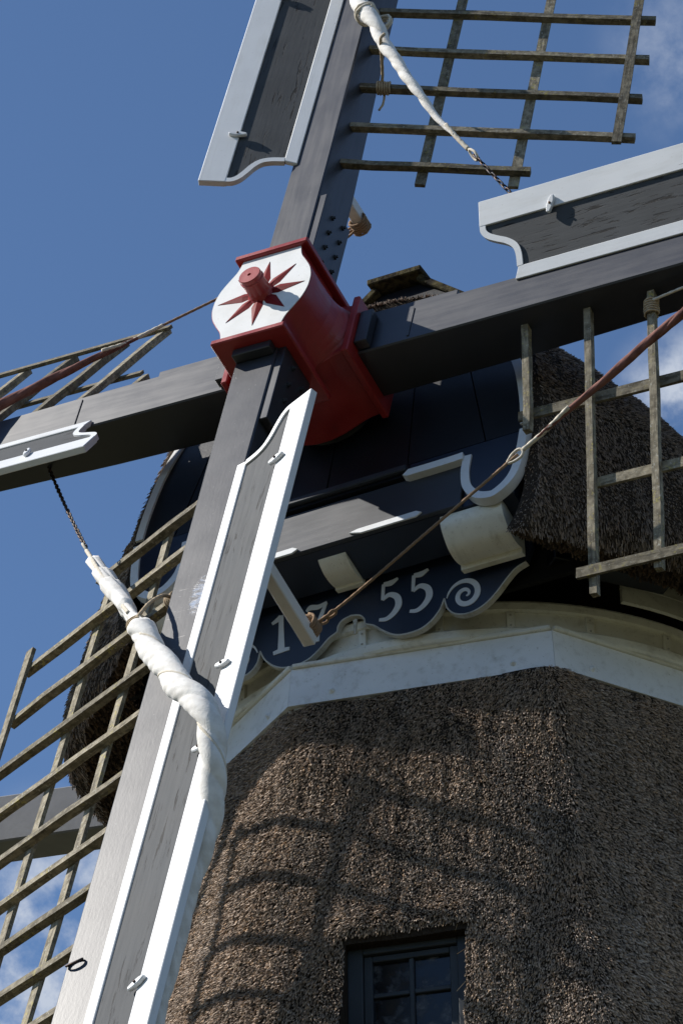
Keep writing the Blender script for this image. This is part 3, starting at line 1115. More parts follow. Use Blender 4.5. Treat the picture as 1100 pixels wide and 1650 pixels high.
# --- dated board
BY = -2.06
nb = [(1.195, 12.265), (1.12, 12.235), (1.055, 12.175), (0.985, 12.10), (0.915, 12.045), (0.84, 12.015), (0.765, 12.013), (0.70, 12.04), (0.662, 12.085), (0.648, 12.13), (0.640, 12.165), (0.625, 12.13), (0.600, 12.085), (0.545, 12.03), (0.475, 11.995), (0.385, 11.988), (0.30, 12.005), (0.225, 12.055), (0.160, 12.115), (0.120, 12.135), (0.098, 12.15), (0.092, 12.185), (0.06, 12.222), (0.0, 12.238)]
low = cat2(nb, 4)
fullo = low + [(-x, z) for x, z in low[-2::-1]]
top = [(-1.235, 12.36), (-1.235, 12.78), (1.235, 12.78), (1.235, 12.36)]
f3 = lambda x, z, t_: (x, BY - t_, z)
name_board = cpart('name_board', prism('name_board', fullo + top, f3, -0.03, 0.012), 'navy')
cpart('board_edging', ribbon('board_edging', fullo, f3, 0.006, 0.004, -0.032, 0.014), 'edge', name_board)


def spiral(cx, cz, sg, turns=1.66):
    """painted volute: returns middle line and half widths, narrowing to the eye"""
    P_, w = [], []
    n = 64
    for i in range(n + 1):
        k = i / n
        an = math.pi * 0.97 - k * turns * 2 * math.pi
        ro = 0.120 * (1 - k) ** 0.80 + 0.010          # outer edge
        wi = 0.006 + 0.042 * math.sin(min(1.0, k / 0.34) * math.pi / 2) * (1 - k) ** 0.62   # full width
        wi = min(wi, ro * 1.2)
        r_ = ro - wi / 2
        P_.append((sg * (cx + r_ * math.cos(an)), cz + r_ * math.sin(an)))
        w.append(wi / 2)
    return P_, w


for sg in (1, -1):
    P_, w = spiral(0.785, 12.148, sg)
    cpart('scroll', ribbon('scroll', P_, f3, w, w, 0.004, 0.0165), 'white', name_board)

LEVEL = [0.0]


def stroke(pts, w, ox, oz, sx=1.0, sz=1.0, per=6):
    path = [(ox + x * sx, oz + z * sz) for x, z in pts]
    ww = [(p, q) for p, q in zip(range(len(w)), w)]
    P_ = cat2(path, per)
    W_ = [1.45 * interp(i / per, ww) for i in range(len(P_))]
    LEVEL[0] = (LEVEL[0] + 0.0012) % 0.006
    return ribbon('numeral', P_, f3, W_, W_, 0.004, 0.0145 + LEVEL[0] * 0.6)


def join(ms, name):
    bm = bmesh.new()
    for m_ in ms:
        bm.from_mesh(m_)
    me = bpy.data.meshes.new(name)
    bm.to_mesh(me)
    bm.free()
    return me


h_ = 0.27
one = [stroke([(0.055, 0.0), (0.055, 0.5), (0.055, 1.0)], [0.017, 0.013, 0.011], -0.545, 12.118, 1, h_),
       stroke([(0.055, 0.97), (0.03, 0.90), (-0.01, 0.83)], [0.012, 0.012, 0.007], -0.5455, 12.1185, 1, h_),
       stroke([(0.0, 0.0), (0.055, 0.025), (0.115, 0.015)], [0.009, 0.012, 0.008], -0.5455, 12.1182, 1, h_)]
seven = [stroke([(0.0, 0.90), (0.03, 0.97), (0.085, 0.93), (0.145, 1.0)], [0.006, 0.013, 0.012, 0.006], -0.31, 12.118, 1, h_),
         stroke([(0.14, 0.98), (0.10, 0.62), (0.075, 0.30), (0.072, -0.02)], [0.007, 0.011, 0.014, 0.012], -0.3105, 12.1185, 1, h_)]


def five(ox):
    return [stroke([(0.035, 0.97), (0.085, 0.955), (0.135, 1.03)], [0.010, 0.014, 0.006], ox, 12.135, 1, h_),
            stroke([(0.035, 0.97), (0.030, 0.75), (0.026, 0.55)], [0.008, 0.008, 0.007], ox + 0.0005, 12.1355, 1, h_),
            stroke([(0.026, 0.55), (0.075, 0.64), (0.125, 0.52), (0.135, 0.30), (0.10, 0.10), (0.05, 0.0), (0.0, 0.03)], [0.007, 0.011, 0.015, 0.016, 0.013, 0.010, 0.007], ox, 12.1352, 1, h_)]


for ms in (one, seven, five(0.195), five(0.405)):
    cpart('numeral', join(ms, 'numeral'), 'white', name_board)
# small dangling tongue in the middle notch
cpart('tongue', prism('tongue', [(0.012, 12.20), (0.04, 12.205), (0.03, 12.10), (0.02, 12.095)], f3, 0.0, 0.01), 'edge', name_board)

# --- mossy boards capping the front end of the ridge
def ridge_board(x0, z0, x1, z1, y0, y1, th=0.05):
    e = Vector((x1 - x0, 0, z1 - z0)).normalized()
    n_ = Vector((-e.z, 0, e.x)) * th
    if n_.z < 0:
        n_ = -n_
    pts = [(x0, z0), (x1, z1), (x1 + n_.x, z1 + n_.z), (x0 + n_.x, z0 + n_.z)]
    me = prism('ridge_board', pts, lambda u, v, t_: (u + 0.012 * math.sin(9 * t_ + u * 5), t_, v + 0.012 * math.sin(7 * t_ + u * 4)), y0, y1, 0.008)
    return cpart('ridge_board', me, 'moss')


ridge_board(-0.20, 15.50, 0.20, 15.50, -1.34, -0.70)
ridge_board(0.14, 15.47, 0.50, 15.17, -1.30, -0.5)
ridge_board(-0.50, 15.17, -0.14, 15.47, -1.30, -0.5)
cpart('ridge_block', box('ridge_block', -0.13, 0.13, -1.0, 1.0, 15.2, 15.48, 0.01), 'moss')
cpart('ridge_shade_panel', prism('ridge_shade_panel', [(-0.62, 14.85), (0.62, 14.85), (0.44, 15.20), (0.15, 15.455), (-0.15, 15.455), (-0.44, 15.20)], lambda u, v, t_: (u, t_ + 0.25 * (v - 15.45), v), -1.24, -1.18), 'black')  # black panel added over lit thatch, standing in for shade under the boards

# --- tail beam out of the left side of the cap
p0_, p1_ = Vector((-2.0, 1.35, 13.34)), Vector((-7.2, 0.25, 13.34))
Y_ = (p1_ - p0_).normalized()
Z_ = Vector((0, 0, 1))
X_ = Y_.cross(Z_)
cpart('tail_beam', box('tail_beam', -0.17, 0.17, 0, (p1_ - p0_).length, -0.20, 0.20, 0.012, frame(p0_, X_, Y_, Z_)), 'tailgrey')

# ------------------------------------------------------------------ hub
hub = empty('sail_hub', frame(H, U2, U1, A), 'red iron sail hub with white front plate and red star', 'hub')
hp = [(0.212, 0.397), (0.222, 0.345), (0.240, 0.29), (0.285, 0.215), (0.325, 0.14), (0.347, 0.06), (0.351, 0.0)]
q1 = cat2(hp, 4)
outline = q1 + [(x, -y) for x, y in q1[-2::-1]]
outline = outline + [(-x, y) for x, y in outline[::-1]]
ident = lambda u, v, t_: (u, v, t_)
link('front_plate', prism('front_plate', [(x * 0.985, y * 0.992) for x, y in outline], ident, -0.006, 0.004), 'plate', hub)
# body: outline lofted back, flaring into the side flanges
vs, fs = [], []
lv = [(-0.001, 0.0), (-0.16, 0.0), (-0.26, 0.004), (-0.33, 0.018), (-0.38, 0.040), (-0.415, 0.072), (-0.43, 0.10)]
n = len(outline)
for z, ad in lv:
    for x, y in outline:
        k = max(0.0, 1 - (abs(y) / 0.30) ** 2)
        vs.append((x + math.copysign(ad * k, x), y, z))
fs.append(tuple(range(n)))
for i in range(len(lv) - 1):
    for k in range(n):
        k2 = (k + 1) % n
        fs.append((i * n + k, i * n + k2, (i + 1) * n + k2, (i + 1) * n + k))
fs.append(tuple(range((len(lv) - 1) * n, len(lv) * n)))
me = fix_normals(mesh('front_box', vs, fs))
link('front_box', me, 'red', hub)
# rear box: same shape turned a quarter, for the cross stock
o2 = [(y * 1.0, x) for x, y in outline]
link('rear_box', prism('rear_box', [(x * 1.03, y * 1.06) for x, y in o2], ident, -0.985, -0.428, 0.01), 'red', hub)
for sg in (1, -1):
    y0, y1 = (0.390, 0.436) if sg > 0 else (-0.436, -0.390)
    link('flange', box('flange', -0.262, 0.262, y0, y1, -0.62, 0.032, 0.008), 'red', hub)
    x0, x1 = (0.408, 0.455) if sg > 0 else (-0.455, -0.408)
    link('flange', box('flange', x0, x1, -0.262, 0.262, -1.0, -0.395, 0.008), 'red', hub)
    # wedges driven in front of each stock
    y0, y1 = (0.438, 0.50) if sg > 0 else (-0.50, -0.438)
    link('wedge', box('wedge', -0.135, 0.135, y0, y1, -0.112, -0.045, 0.005), 'stock', hub)
    x0, x1 = (0.457, 0.545) if sg > 0 else (-0.545, -0.457)
    link('wedge', box('wedge', x0, x1, -0.15, 0.15, -0.512, -0.44, 0.005), 'stock', hub)
link('axle_stub', lathe('axle_stub', [(0.092, 0.0045), (0.084, 0.014), (0.076, 0.035), (0.073, 0.08), (0.072, 0.115), (0.080, 0.121), (0.080, 0.130), (0.074, 0.136), (0.075, 0.160), (0.072, 0.165), (0.013, 0.166), (0.012, 0.150), (0.0, 0.150)], 40, False), 'red', hub)
link('wind_shaft', lathe('wind_shaft', [(0.0, -1.75), (0.27, -1.75), (0.27, -0.99), (0.0, -0.985)][0:], 24), 'black', hub)
for k in range(8):
    an = k * math.pi / 4
    c, s_ = math.cos(an), math.sin(an)
    L_ = 0.315 if k % 2 == 0 else 0.300
    rr = lambda u, v, z: (u * c - v * s_, u * s_ + v * c, z)
    zf = 0.0043
    vs = [rr(0.06, 0.026, zf), rr(0.06, -0.026, zf), rr(0.13, 0.042, zf), rr(0.13, -0.042, zf), rr(L_, 0, zf), rr(0.06, 0, 0.016), rr(0.13, 0, 0.016), rr(L_ - 0.01, 0, 0.008)]
    link('star_ray', fix_normals(mesh('star_ray', vs, [(0, 2, 6, 5), (2, 4, 7, 6), (1, 5, 6, 3), (3, 6, 7, 4), (0, 5, 1), (0, 1, 3, 4, 2)])), 'dark_red', hub)

# ------------------------------------------------------------------ sails
HW = [(0.02, 0.145), (0.6, 0.145), (1.5, 0.142), (3.0, 0.128), (6.0, 0.118), (8.7, 0.085)]
DP = [(0.02, 0.385), (0.6, 0.385), (1.5, 0.372), (3.0, 0.33), (6.0, 0.27), (8.7, 0.17)]
TH = R(22.4)
CT_, ST_ = math.cos(TH), math.sin(TH)
BX, BZ = -0.135, 0.015


def bmap(w, s, t_):
    """windboard coordinates: w across (leading side), s along the sail, t_ in front of the board face"""
    return (BX - w * CT_ + t_ * ST_, s, BZ + w * ST_ + t_ * CT_)


CURVE = cat2([(0.412, 1.287), (0.365, 1.292), (0.32, 1.325), (0.282, 1.385), (0.245, 1.455), (0.20, 1.505), (0.14, 1.525), (0.055, 1.53)], 4)
LEN = 8.6


def stock_mesh(kx=1.0):
    vs, fs = [], []
    c = 0.010
    ysn = [0.02, 0.6, 1.5, 3.0, 4.5, 6.0, 8.7]
    for y in ysn:
        h, d = interp(y, HW) * kx, interp(y, DP)
        for x, z in ((-h + c, 0), (h - c, 0), (h, -c), (h, -d + c), (h - c, -d), (-h + c, -d), (-h, -d + c), (-h, -c)):
            vs.append((x, y, z))
    for i in range(len(ysn) - 1):
        for k in range(8):
            k2 = (k + 1) % 8
            fs.append((i * 8 + k, i * 8 + k2, i * 8 + 8 + k2, i * 8 + 8 + k))
    fs.append(tuple(range(8)))
    fs.append(tuple(range((len(ysn) - 1) * 8, len(ysn) * 8)))
    return fix_normals(mesh('stock', vs, fs))


PANEL = prism('panel', CURVE + [(0.055, LEN), (0.412, LEN)], bmap, -0.022, 0.0)
INNER = prism('inner_strip', [(-0.035, 1.51), (0.056, 1.535), (0.056, LEN), (-0.035, LEN)], bmap, -0.024, 0.012, 0.004)
OUTER = prism('outer_strip', [(0.408, 1.282), (0.592, 1.282), (0.592, LEN), (0.408, LEN)], bmap, -0.034, 0.014, 0.004)
TRIM = ribbon('end_trim', CURVE, bmap, 0.004, 0.036, -0.026, 0.0125)
TOG = prism('toggle', [(-0.062, -0.012), (-0.02, -0.021), (0.02, -0.021), (0.062, -0.010), (0.062, 0.010), (0.02, 0.021), (-0.02, 0.021), (-0.062, 0.012)], lambda u, v, t_: (u, v, t_), 0.0, 0.026, 0.006)
KNOB = lathe('toggle_pin', [(0.008, 0.0), (0.008, 0.008), (0.0, 0.010)], 8)
BOLT = lathe('bolt', [(0.019, 0.0), (0.019, 0.012), (0.011, 0.013), (0.011, 0.026), (0.0, 0.027)], 6, False)
SIDEP = {sg: box('side_plate', *((0.1455, 0.198) if sg > 0 else (-0.198, -0.1455)), 0.25, 1.09, -0.345, -0.012, 0.004) for sg in (1, -1)}
WELD = box('weld_strip', -0.135, 0.135, -0.008, 0.008, 0.0005, 0.006, 0.002)


def lath_mesh(name, L_, w, h, n=5, jit=0.004):
    """weathered batten along X from 0 to L_, slightly crooked"""
    vs, fs = [], []
    for i in range(n + 1):
        x = L_ * i / n
        dy, dz = random.uniform(-jit, jit), random.uniform(-jit, jit)
        k = 1 + random.uniform(-0.06, 0.06)
        for y, z in ((-w / 2, -h / 2), (w / 2, -h / 2), (w / 2, h / 2), (-w / 2, h / 2)):
            vs.append((x + (random.uniform(-0.004, 0.004) if i in (0, n) else 0), y * k + dy, z * k + dz))
    for i in range(n):
        for k in range(4):
            k2 = (k + 1) % 4
            fs.append((i * 4 + k, i * 4 + k2, i * 4 + 4 + k2, i * 4 + 4 + k))
    fs.append((0, 1, 2, 3))
    fs.append((n * 4, n * 4 + 1, n * 4 + 2, n * 4 + 3))
    return fix_normals(mesh(name, vs, fs))


def build_sail(label, sdir, n0, laths, gam, rails, toggles, stock_mat='stock', bar=False, welds=(), plates=(1, -1), dx=0.0):
    X = sdir.cross(A).normalized()
    root = empty('sail', frame(H + A * n0, X, sdir, A), label, 'sail', 'the four sails of the mill')
    st = link('stock', stock_mesh(1.0 + dx / 0.145), stock_mat, root)
    for sg in plates:
        sp = link('side_plate', SIDEP[sg], 'stock', root)
        sp.location.x = sg * dx
        for r_ in range(4):
            for c in range(2):
                b = link('bolt', BOLT, 'stock', sp)
                b.matrix_local = Matrix.Translation((sg * 0.198, 0.52 + r_ * 0.15 + c * 0.05, -0.13 - c * 0.13)) @ Matrix.Rotation(sg * math.pi / 2, 4, 'Y')
    for y in welds:
        w_ = link('weld_strip', WELD, 'stock', root)
        w_.location = (0, y, 0)
    wb = link('windboard', PANEL, 'panel', root)
    wb.location.x = -dx
    link('inner_strip', INNER, 'white', wb)
    link('outer_strip', OUTER, 'white', wb)
    link('end_trim', TRIM, 'white', wb)
    for s in toggles:
        tg = link('toggle', TOG, 'white', root)
        p = Vector(bmap(0.425 + random.uniform(-.01, .01), s, 0.0145)) - Vector((dx, 0, 0))
        Xv = Vector((-CT_, 0, ST_))
        Zv = Vector((ST_, 0, CT_))
        tg.matrix_local = frame(p, Xv, Zv.cross(Xv), Zv) @ Matrix.Rotation(random.uniform(-0.35, 0.35), 4, 'Z')
        k = link('toggle_pin', KNOB, 'chain', tg)
        k.location = (0, 0, 0.026)
    g = R(gam)
    d = Vector((math.cos(g), 0, -math.sin(g)))
    nz = Vector((math.sin(g), 0, math.cos(g)))
    yv = Vector((0, 1, 0))
    start = 0.14
    for (s, w_end) in laths:
        L_ = w_end + 0.12
        o = link('lath', lath_mesh('lath', L_, 0.046, 0.052), 'lath', root)
        hw = interp(s, HW) + dx
        o.matrix_local = frame(Vector((hw, s, -0.155)) - d * 0.06, d, yv, nz) @ Matrix.Rotation(random.uniform(-0.006, 0.006), 4, 'Z')
    for (w, s0, s1, zoff) in rails:
        L_ = s1 - s0
        o = link('rail', lath_mesh('rail', L_, 0.066, 0.026, 9, 0.004), 'lath', root)
        p = Vector((0.132 + dx, s0, -0.155)) + d * w + nz * zoff
        o.matrix_local = frame(p, yv, -d, nz)
    if bar:
        bm_ = box('bar', -0.040, 0.040, -0.045, 0.045, -0.99, -0.12, 0.006)
        o = link('bar', bm_, 'white', root)
        o.location = (-0.19, 2.0, 0)
        o.rotation_euler = (0.06, 0, 0)
    return root


def rest(s0, w, n_, d_=0.425):
    return [(s0 + d_ * k, w) for k in range(n_)]


RA = [(0.545, 1.46, 8.5, -0.040), (1.165, 1.49, 8.5, -0.040), (1.80, 1.91, 8.5, 0.040)]
TG = [1.78, 3.42, 4.95, 6.5, 8.0]
sail_up = build_sail('upper sail, its lattice against the sky beside a twisted white cloth', U1, -0.115,
                     [(1.605, 1.20), (2.015, 1.85), (2.465, 1.86), (2.905, 1.87), (3.37, 1.875)] + rest(3.83, 1.87, 11), 22.6, RA, TG, bar=True, plates=(1,))
sail_rt = build_sail('right-hand sail with lattice hanging in front of the thatched cap', U2, -0.515,
                     [(1.55, 0.68), (1.965, 1.90), (2.38, 1.83)] + rest(2.80, 1.85, 13), 18.0,
                     [(0.61, 1.47, 8.5, -0.040), (1.20, 1.915, 8.5, -0.040), (1.82, 1.87, 8.5, 0.040)], TG, welds=(0.80,), plates=(-1,), dx=0.027)
M['stock_low'] = scraped('stock_paint_scraped', -0.068, 2.58)
sail_dn = build_sail('lower sail with scraped stock and white cloth wound round it', -U1, -0.115,
                     [(1.50, 1.12), (1.90, 1.76), (2.33, 1.74), (2.79, 1.74), (3.21, 1.74), (3.67, 1.76), (4.09, 1.76), (4.48, 1.77), (4.90, 1.77), (5.31, 1.77)] + rest(5.73, 1.77, 7), 23.0,
                     [(0.53, 1.45, 8.5, -0.040), (1.10, 1.46, 8.5, -0.040), (1.77, 1.75, 8.5, 0.040)], [1.786, 3.427, 4.03, 5.586, 7.0], 'stock_low', bar=True, plates=(-1,))
sail_lf = build_sail('left-hand sail with brown cloth furled along its lattice', -U2, -0.515,
                     [(1.55, 0.60), (2.00, 2.02), (2.36, 2.02)] + rest(2.78, 2.0, 13), 23.5,
                     [(0.53, 1.80, 8.5, -0.040), (1.10, 1.80, 8.5, -0.040), (2.0, 1.93, 8.5, 0.040)], TG, welds=(1.66,), plates=(1,), dx=0.027)
# iron hook on the lower stock
hk = [Vector((0.065 + 0.046 * math.cos(a_), 5.2 + 0.016 * math.cos(a_) + 0.013 * math.sin(a_), 0.012 + 0.010 * math.sin(a_))) for a_ in np.linspace(0, 2 * math.pi, 15)[:-1]]
link('hook', sweep('hook', hk, lambda i, t_, a_: 0.0065, 6, True), 'chain', sail_dn)

# ------------------------------------------------------------------ cloths, ropes and chains
def cloth(name, label, pts, radii, mat, per=10, twist=7.0, flutes=3, depth=0.24, valley=None):
    path = catmull([S(*p) for p in pts], per)
    rk = [(i * 1.0, r_) for i, r_ in enumerate(radii)]
    n = len(path)
    ph = [random.uniform(0, 6.28) for _ in range(8)]

    def rad(i, t_, a_):
        r0 = interp(i / per, rk)
        a2 = a_ + twist * t_
        amp = 0.75 + 0.4 * math.sin(t_ * 2.3 + ph[7])
        big = abs(math.cos(0.5 * a2)) ** 0.42
        mid_ = abs(math.cos(flutes * 0.5 * (a2 + 0.25 * twist * t_) + 1.2 * math.sin(t_ * 2.1 + ph[1]) + ph[2])) ** 0.7
        small = abs(math.sin(3.5 * a2 + 2.2 * math.sin(t_ * 3 + ph[3]) + ph[4])) ** 0.6
        f_ = 0.52 + depth * big + 0.22 * mid_ * amp + 0.075 * small * (1.4 - amp)
        f_ += 0.04 * math.sin(2 * a_ + t_ * 5 + ph[4]) + 0.03 * math.sin(t_ * 11 + a_ + ph[5])
        return r0 * f_
    path2 = resample(path, max(120, int(n * 2.6)))
    m = len(path2)

    def rad2(i, t_, a_):
        return rad((n - 1) * i / (m - 1), t_, a_)
    mid = S(*pts[len(pts) // 2])
    root = empty('sail_cloth', Matrix.Translation(mid), label, 'sailcloth', 'furled sail cloths')
    me = sweep('canvas', path2, rad2, 64)
    me.transform(Matrix.Translation(-mid))
    link('canvas', me, mat, root)
    if valley:
        # cord that lies in the spiral valley
        pts, dist = [], 0.0
        T0 = (path2[1] - path2[0]).normalized()
        ref = Vector((0, 0, 1)) if abs(T0.z) < 0.9 else Vector((1, 0, 0))
        N = (ref - T0 * ref.dot(T0)).normalized()
        for i in range(m):
            T_ = (path2[min(i + 1, m - 1)] - path2[max(i - 1, 0)]).normalized()
            if i:
                dist += (path2[i] - path2[i - 1]).length
                N = (N - T_ * N.dot(T_)).normalized()
            an = math.pi - twist * dist
            r_ = rad2(i, dist, an) + 0.004
            if valley[0] <= i / (m - 1) <= valley[1]:
                pts.append(path2[i] + N * (math.cos(an) * r_) + T_.cross(N) * (math.sin(an) * r_))
        me = rope_mesh('cord', pts, 0.0085, 2)
        me.transform(Matrix.Translation(-mid))
        link('cord', me, 'rope2', root)
    return root, path2, mid


def eye(root, mid, c, d, n_, r_=0.024, rr=0.009, mat='rope2', name='rope_eye', long=1.7):
    """closed loop of rope, longer along d"""
    d = d.normalized()
    n_ = (n_ - d * n_.dot(d)).normalized()
    pts = [c + d * (math.cos(a_) * r_ * long) + n_ * (math.sin(a_) * r_ * (0.8 + 0.3 * math.cos(a_))) for a_ in np.linspace(0, 2 * math.pi, 29)[:-1]]
    me = sweep(name, pts, lambda i, t_, a_: rr * (0.88 + 0.2 * abs(math.cos(1.5 * a_ - t_ * 60))), 8, True)
    me.transform(Matrix.Translation(-mid))
    return link(name, me, mat, root)


def coil(root, mid, c, axis, r_, turns, pitch, rr=0.010, mat='rope', name='lashing', squash=1.0):
    axis = axis.normalized()
    ref = Vector((0.3, 0.2, 0.9))
    n_ = (ref - axis * ref.dot(axis)).normalized()
    b_ = axis.cross(n_)
    pts = []
    N = int(turns * 14)
    for i in range(N + 1):
        a_ = 2 * math.pi * i / 14
        k = r_ * (1 + 0.05 * math.sin(i * 1.7))
        pts.append(c + axis * (pitch * (i / 14 - turns / 2)) + n_ * (math.cos(a_) * k) + b_ * (math.sin(a_) * k * squash))
    me = sweep(name, pts, lambda i, t_, a_: rr * (1 + 0.15 * math.cos(a_ * 2 - t_ * 120)), 7)
    if mid is not None:
        me.transform(Matrix.Translation(-mid))
    return link(name, me, mat, root)


def rope_part(root, mid, pts, r_=0.012, mat='rope', name='rope', per=8):
    me = rope_mesh(name, pts, r_, per)
    me.transform(Matrix.Translation(-mid))
    return link(name, me, mat, root)


# lower cloth: up the back of the windboard, over the stock to the lattice
root, path, mid = cloth('cloth_low', 'white furled cloth wound over the stock of the lower sail',
                        [(0.57, -7.2, -0.06), (0.58, -6.4, -0.05), (0.59, -5.6, -0.03), (0.605, -4.95, 0.0), (0.66, -4.50, 0.05), (0.69, -4.22, 0.17), (0.60, -3.93, 0.24), (0.33, -3.60, 0.20), (0.05, -3.22, 0.08), (-0.15, -2.93, 0.03)],
                        [0.048, 0.048, 0.050, 0.053, 0.060, 0.068, 0.074, 0.078, 0.082, 0.084], 'canvas', 14, 9.5, 2, 0.36, valley=(0.55, 0.97))
me = sweep('cloth_tail', resample(catmull([S(-0.10, -2.98, 0.02), S(-0.22, -2.83, -0.02), S(-0.32, -2.69, -0.06), S(-0.48, -2.45, -0.14), S(-0.66, -2.2, -0.2), S(-0.82, -1.98, -0.25), S(-0.93, -1.83, -0.28)], 8), 60),
           lambda i, t_, a_: [0.05, 0.045, 0.062, 0.066, 0.052, 0.036, 0.020][min(6, int(i / 10.01))] * (1 + 0.25 * math.cos(2 * a_ + 3 * t_) + 0.07 * math.cos(7 * a_ + 10 * t_)), 24)
me.transform(Matrix.Translation(-mid))
link('cloth_tail', me, 'canvas', root)
coil(root, mid, S(-0.215, -2.84, -0.02), (S(-0.32, -2.69, -0.06) - S(-0.10, -2.98, 0.02)), 0.060, 3.4, 0.020, 0.009, 'rope')
rope_part(root, mid, [S(-0.20, -2.84, 0.04), S(-0.19, -2.66, -0.02), S(-0.20, -2.50, -0.12), S(-0.24, -2.38, -0.24), S(-0.27, -2.33, -0.30)], 0.011)
coil(root, mid, S(-0.27, -2.33, -0.32), S(-1, 0, 0) - S(0, 0, 0.42), 0.044, 4.0, 0.017, 0.0075, 'rope')
rope_part(root, mid, [S(-0.30, -2.72, -0.0), S(-0.46, -2.5, -0.08), S(-0.64, -2.25, -0.145), S(-0.80, -2.02, -0.20), S(-0.95, -1.80, -0.27), S(-1.02, -1.70, -0.30)], 0.013, 'rope2')
eye(root, mid, S(-1.045, -1.66, -0.31), S(-1, 1.5, -0.3) - H, A, 0.028)

# upper cloth
root, path, mid = cloth('cloth_up', 'white twisted cloth hanging across the stock of the upper sail',
                        [(-0.57, 8.3, -0.05), (-0.58, 6.9, -0.05), (-0.62, 5.8, 0.0), (-0.69, 5.1, 0.14), (-0.58, 4.7, 0.23), (-0.35, 4.3, 0.15), (-0.12, 3.7, 0.05), (0.09, 3.20, 0.03), (0.31, 2.77, 0.0), (0.445, 2.47, -0.05), (0.648, 2.085, -0.1), (0.84, 1.744, -0.2), (1.00, 1.51, -0.25)],
                        [0.048, 0.05, 0.055, 0.062, 0.062, 0.060, 0.060, 0.060, 0.056, 0.060, 0.047, 0.031, 0.014], 'canvas', 14, 13.0, 2, 0.42)
coil(root, mid, S(0.22, 2.93, 0.0), S(0.31, 2.77, 0.0) - S(0.09, 3.2, 0.03), 0.076, 2.2, 0.03, 0.010, 'rope2')
coil(root, mid, S(0.30, 2.90, -0.09), A, 0.070, 2.6, 0.02, 0.011, 'rope2')
rope_part(root, mid, [S(0.44, 2.55, 0.03), S(0.42, 2.50, 0.03), S(0.38, 2.50, -0.06), S(0.32, 2.50, -0.20), S(0.275, 2.47, -0.30)], 0.011)
coil(root, mid, S(0.275, 2.465, -0.325), U2 * 0.92 - A * 0.38, 0.043, 5.5, 0.017, 0.0075, 'rope')
rope_part(root, mid, [S(0.27, 2.44, -0.36), S(0.26, 2.36, -0.38), S(0.24, 2.30, -0.38)], 0.008)
rope_part(root, mid, [S(0.93, 1.62, -0.22), S(1.0, 1.51, -0.25), S(1.07, 1.41, -0.28), S(1.10, 1.37, -0.29)], 0.016, 'rope2')
eye(root, mid, S(1.14, 1.31, -0.30), S(1, -1.4, -0.3) - H, A + U2 * 0.5, 0.034)

# right cloth (brown) pulled to the bar of the lower sail
E1 = S(0.19, -1.965, -1.075)
Q1 = Vector((2.729, -0.716, -0.45))
E1l = Vector((0.189, -1.967, -1.10))
lin = lambda t_: tuple(E1l + (Q1 - E1l) * t_)
root, path, mid = cloth('cloth_right', 'brown furled cloth crossing the lattice of the right-hand sail',
                        [(8.3, 0.60, -0.53), (6.9, 0.62, -0.50), (5.9, 0.68, -0.36), (5.4, 0.58, -0.14), lin(1.75), lin(1.5), lin(1.25), lin(1.0), lin(0.86), lin(0.74), lin(0.665), lin(0.61)],
                        [0.05, 0.055, 0.06, 0.07, 0.072, 0.068, 0.058, 0.046, 0.040, 0.034, 0.028, 0.012], 'tan', 12, 10, 3, 0.34)
rope_part(root, mid, [S(*lin(0.70)) + A * 0.02, S(*lin(0.64)), S(*lin(0.60)), S(*lin(0.575))], 0.014, 'rope2')
eye(root, mid, S(*lin(0.553)), S(*lin(1)) - S(*lin(0)), A * 0.4 + U1, 0.034)
coil(root, mid, S(2.378, -0.26, -0.70), U1 + A * 0.32, 0.042, 6.0, 0.017, 0.0075, 'rope')
rope_part(root, mid, [S(2.40, -0.24, -0.66), S(2.60, -0.24, -0.63), S(2.9, -0.23, -0.60)], 0.009, 'rope2')

# left cloth (brown) pulled to the bar of the upper sail
E2l = Vector((-0.189, 2.05, -1.10))
Q2 = Vector((-2.307, 0.248, -0.45))
lin2 = lambda t_: tuple(E2l + (Q2 - E2l) * t_)
root, path, mid = cloth('cloth_left', 'brown furled cloth lying along the lattice of the left-hand sail',
                        [(-8.3, -0.60, -0.53), (-6.9, -0.62, -0.50), (-5.4, -0.66, -0.38), (-4.5, -0.72, -0.18), lin2(1.55), lin2(1.3), lin2(1.05), lin2(0.9), lin2(0.8), lin2(0.7), lin2(0.63)],
                        [0.05, 0.055, 0.06, 0.068, 0.07, 0.066, 0.058, 0.052, 0.046, 0.034, 0.014], 'tan', 12, 7, 3, 0.34)
rope_part(root, mid, [S(*lin2(0.72)) + A * 0.03, S(*lin2(0.66)), S(*lin2(0.60)), S(*lin2(0.56))], 0.013, 'rope2')

# ropes from the furled brown cloths to the bars
def sail_rope(label, pts, r_, mat, tip, axis):
    mid = S(*pts[0])
    root = empty('sail_rope', Matrix.Translation(mid), label, 'rope', 'ropes pulling the furled cloths')
    rope_part(root, mid, [S(*p) for p in pts], r_, mat, 'line', 4)
    coil(root, mid, tip, axis, 0.060, 6.0, 0.018, 0.009, mat)
    return root, mid


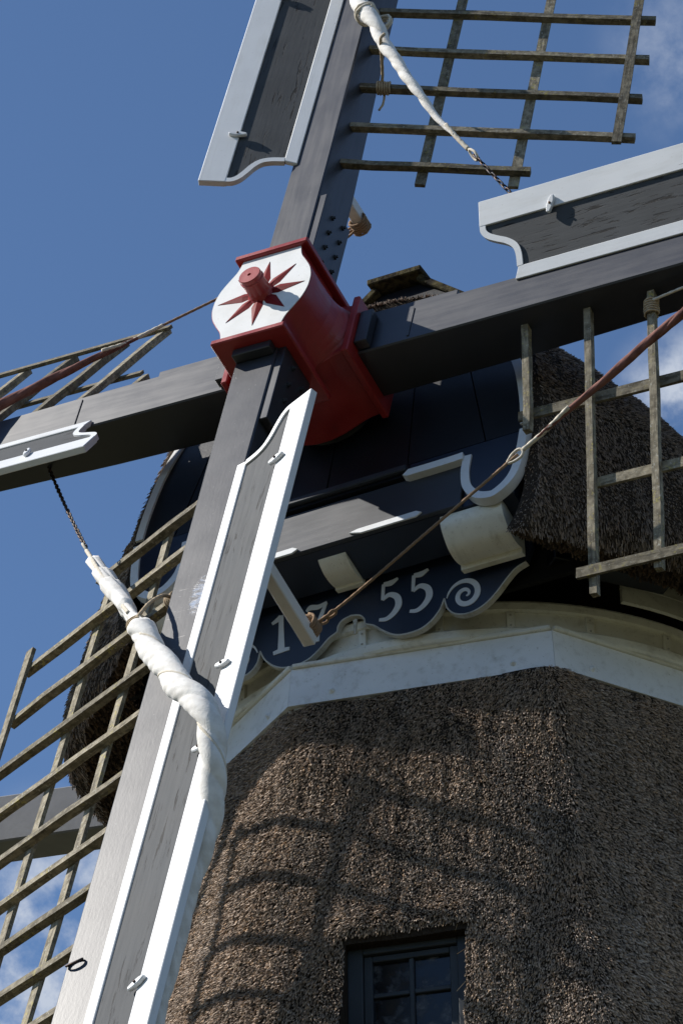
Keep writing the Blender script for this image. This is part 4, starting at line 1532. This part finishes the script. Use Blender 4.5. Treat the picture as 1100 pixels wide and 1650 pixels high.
tip1 = S(0.19, -1.99, -1.05)
r1, m1_ = sail_rope('taut rope from the brown right-hand cloth to the white bar', [lin(0.56), lin(0.35), lin(0.1), (0.24, -1.95, -1.06)], 0.0095, 'rope3', tip1, A)
eye(r1, m1_, S(*lin(0.05)), S(*lin(1)) - S(*lin(0)), A, 0.020, 0.009, 'rope3', 'knot')
eye(r1, m1_, S(*lin(0.03)), U1 + U2, A, 0.024, 0.009, 'rope3', 'knot', 1.2)
tip2 = S(-0.19, 2.02, -1.05)
r2, m2_ = sail_rope('thin rope running behind the hub to the bar of the upper sail', [lin2(0.57), lin2(0.35), lin2(0.1), (-0.22, 2.02, -1.06)], 0.0095, 'rope3', tip2, A)
rope_part(r2, m2_, [tip2 + U2 * -0.05, tip2 + U2 * -0.11 - U1 * 0.03, tip2 + U2 * -0.14 - U1 * 0.14, tip2 + U2 * -0.10 - U1 * 0.30, tip2 + U2 * -0.13 - U1 * 0.42], 0.009, 'rope3', 'rope_end')
rope_part(r2, m2_, [tip2 + U2 * -0.02 - U1 * 0.05, tip2 + U2 * -0.10 - U1 * 0.12, tip2 + U2 * -0.20 - U1 * 0.16], 0.009, 'rope3', 'rope_end')

# chains
lk = [Vector((0.011 * math.cos(a_), 0.022 * math.sin(a_) + (0.010 if math.sin(a_) > 0 else -0.010), 0)) for a_ in np.linspace(0, 2 * math.pi, 11)[:-1]]
LINK = sweep('link', lk, lambda i, t_, a_: 0.0055, 5, True)
LINK.materials.append(M['chain'])


def chain(label, a_, b_, sag=0.02):
    root = empty('chain', Matrix.Translation(a_), label, 'chain', 'chains holding the white cloths')
    d = b_ - a_
    L_ = d.length
    n = int(L_ / 0.046)
    d.normalize()
    ref = A
    n_ = (ref - d * ref.dot(d)).normalized()
    for i in range(n):
        o = bpy.data.objects.new('link', LINK)
        COL.objects.link(o)
        o.parent = root
        k = (i + 0.5) / n
        p = d * (L_ * k) + Vector((0, 0, -sag * 4 * k * (1 - k)))
        m_ = frame(p, d.cross(n_) * -1, d, n_) @ Matrix.Rotation((math.pi / 2 if i % 2 else 0) + random.uniform(-.3, .3) + 0.5, 4, 'Y')
        o.matrix_local = m_
    return root


ch1 = chain('rusty chain between the lower cloth and the left-hand stock', S(-1.04, -1.66, -0.31), S(-2.0, -0.14, -0.77))
ch2 = chain('rusty chain between the upper cloth and the right-hand windboard', S(1.15, 1.30, -0.30), S(1.93, 0.2, -0.60))
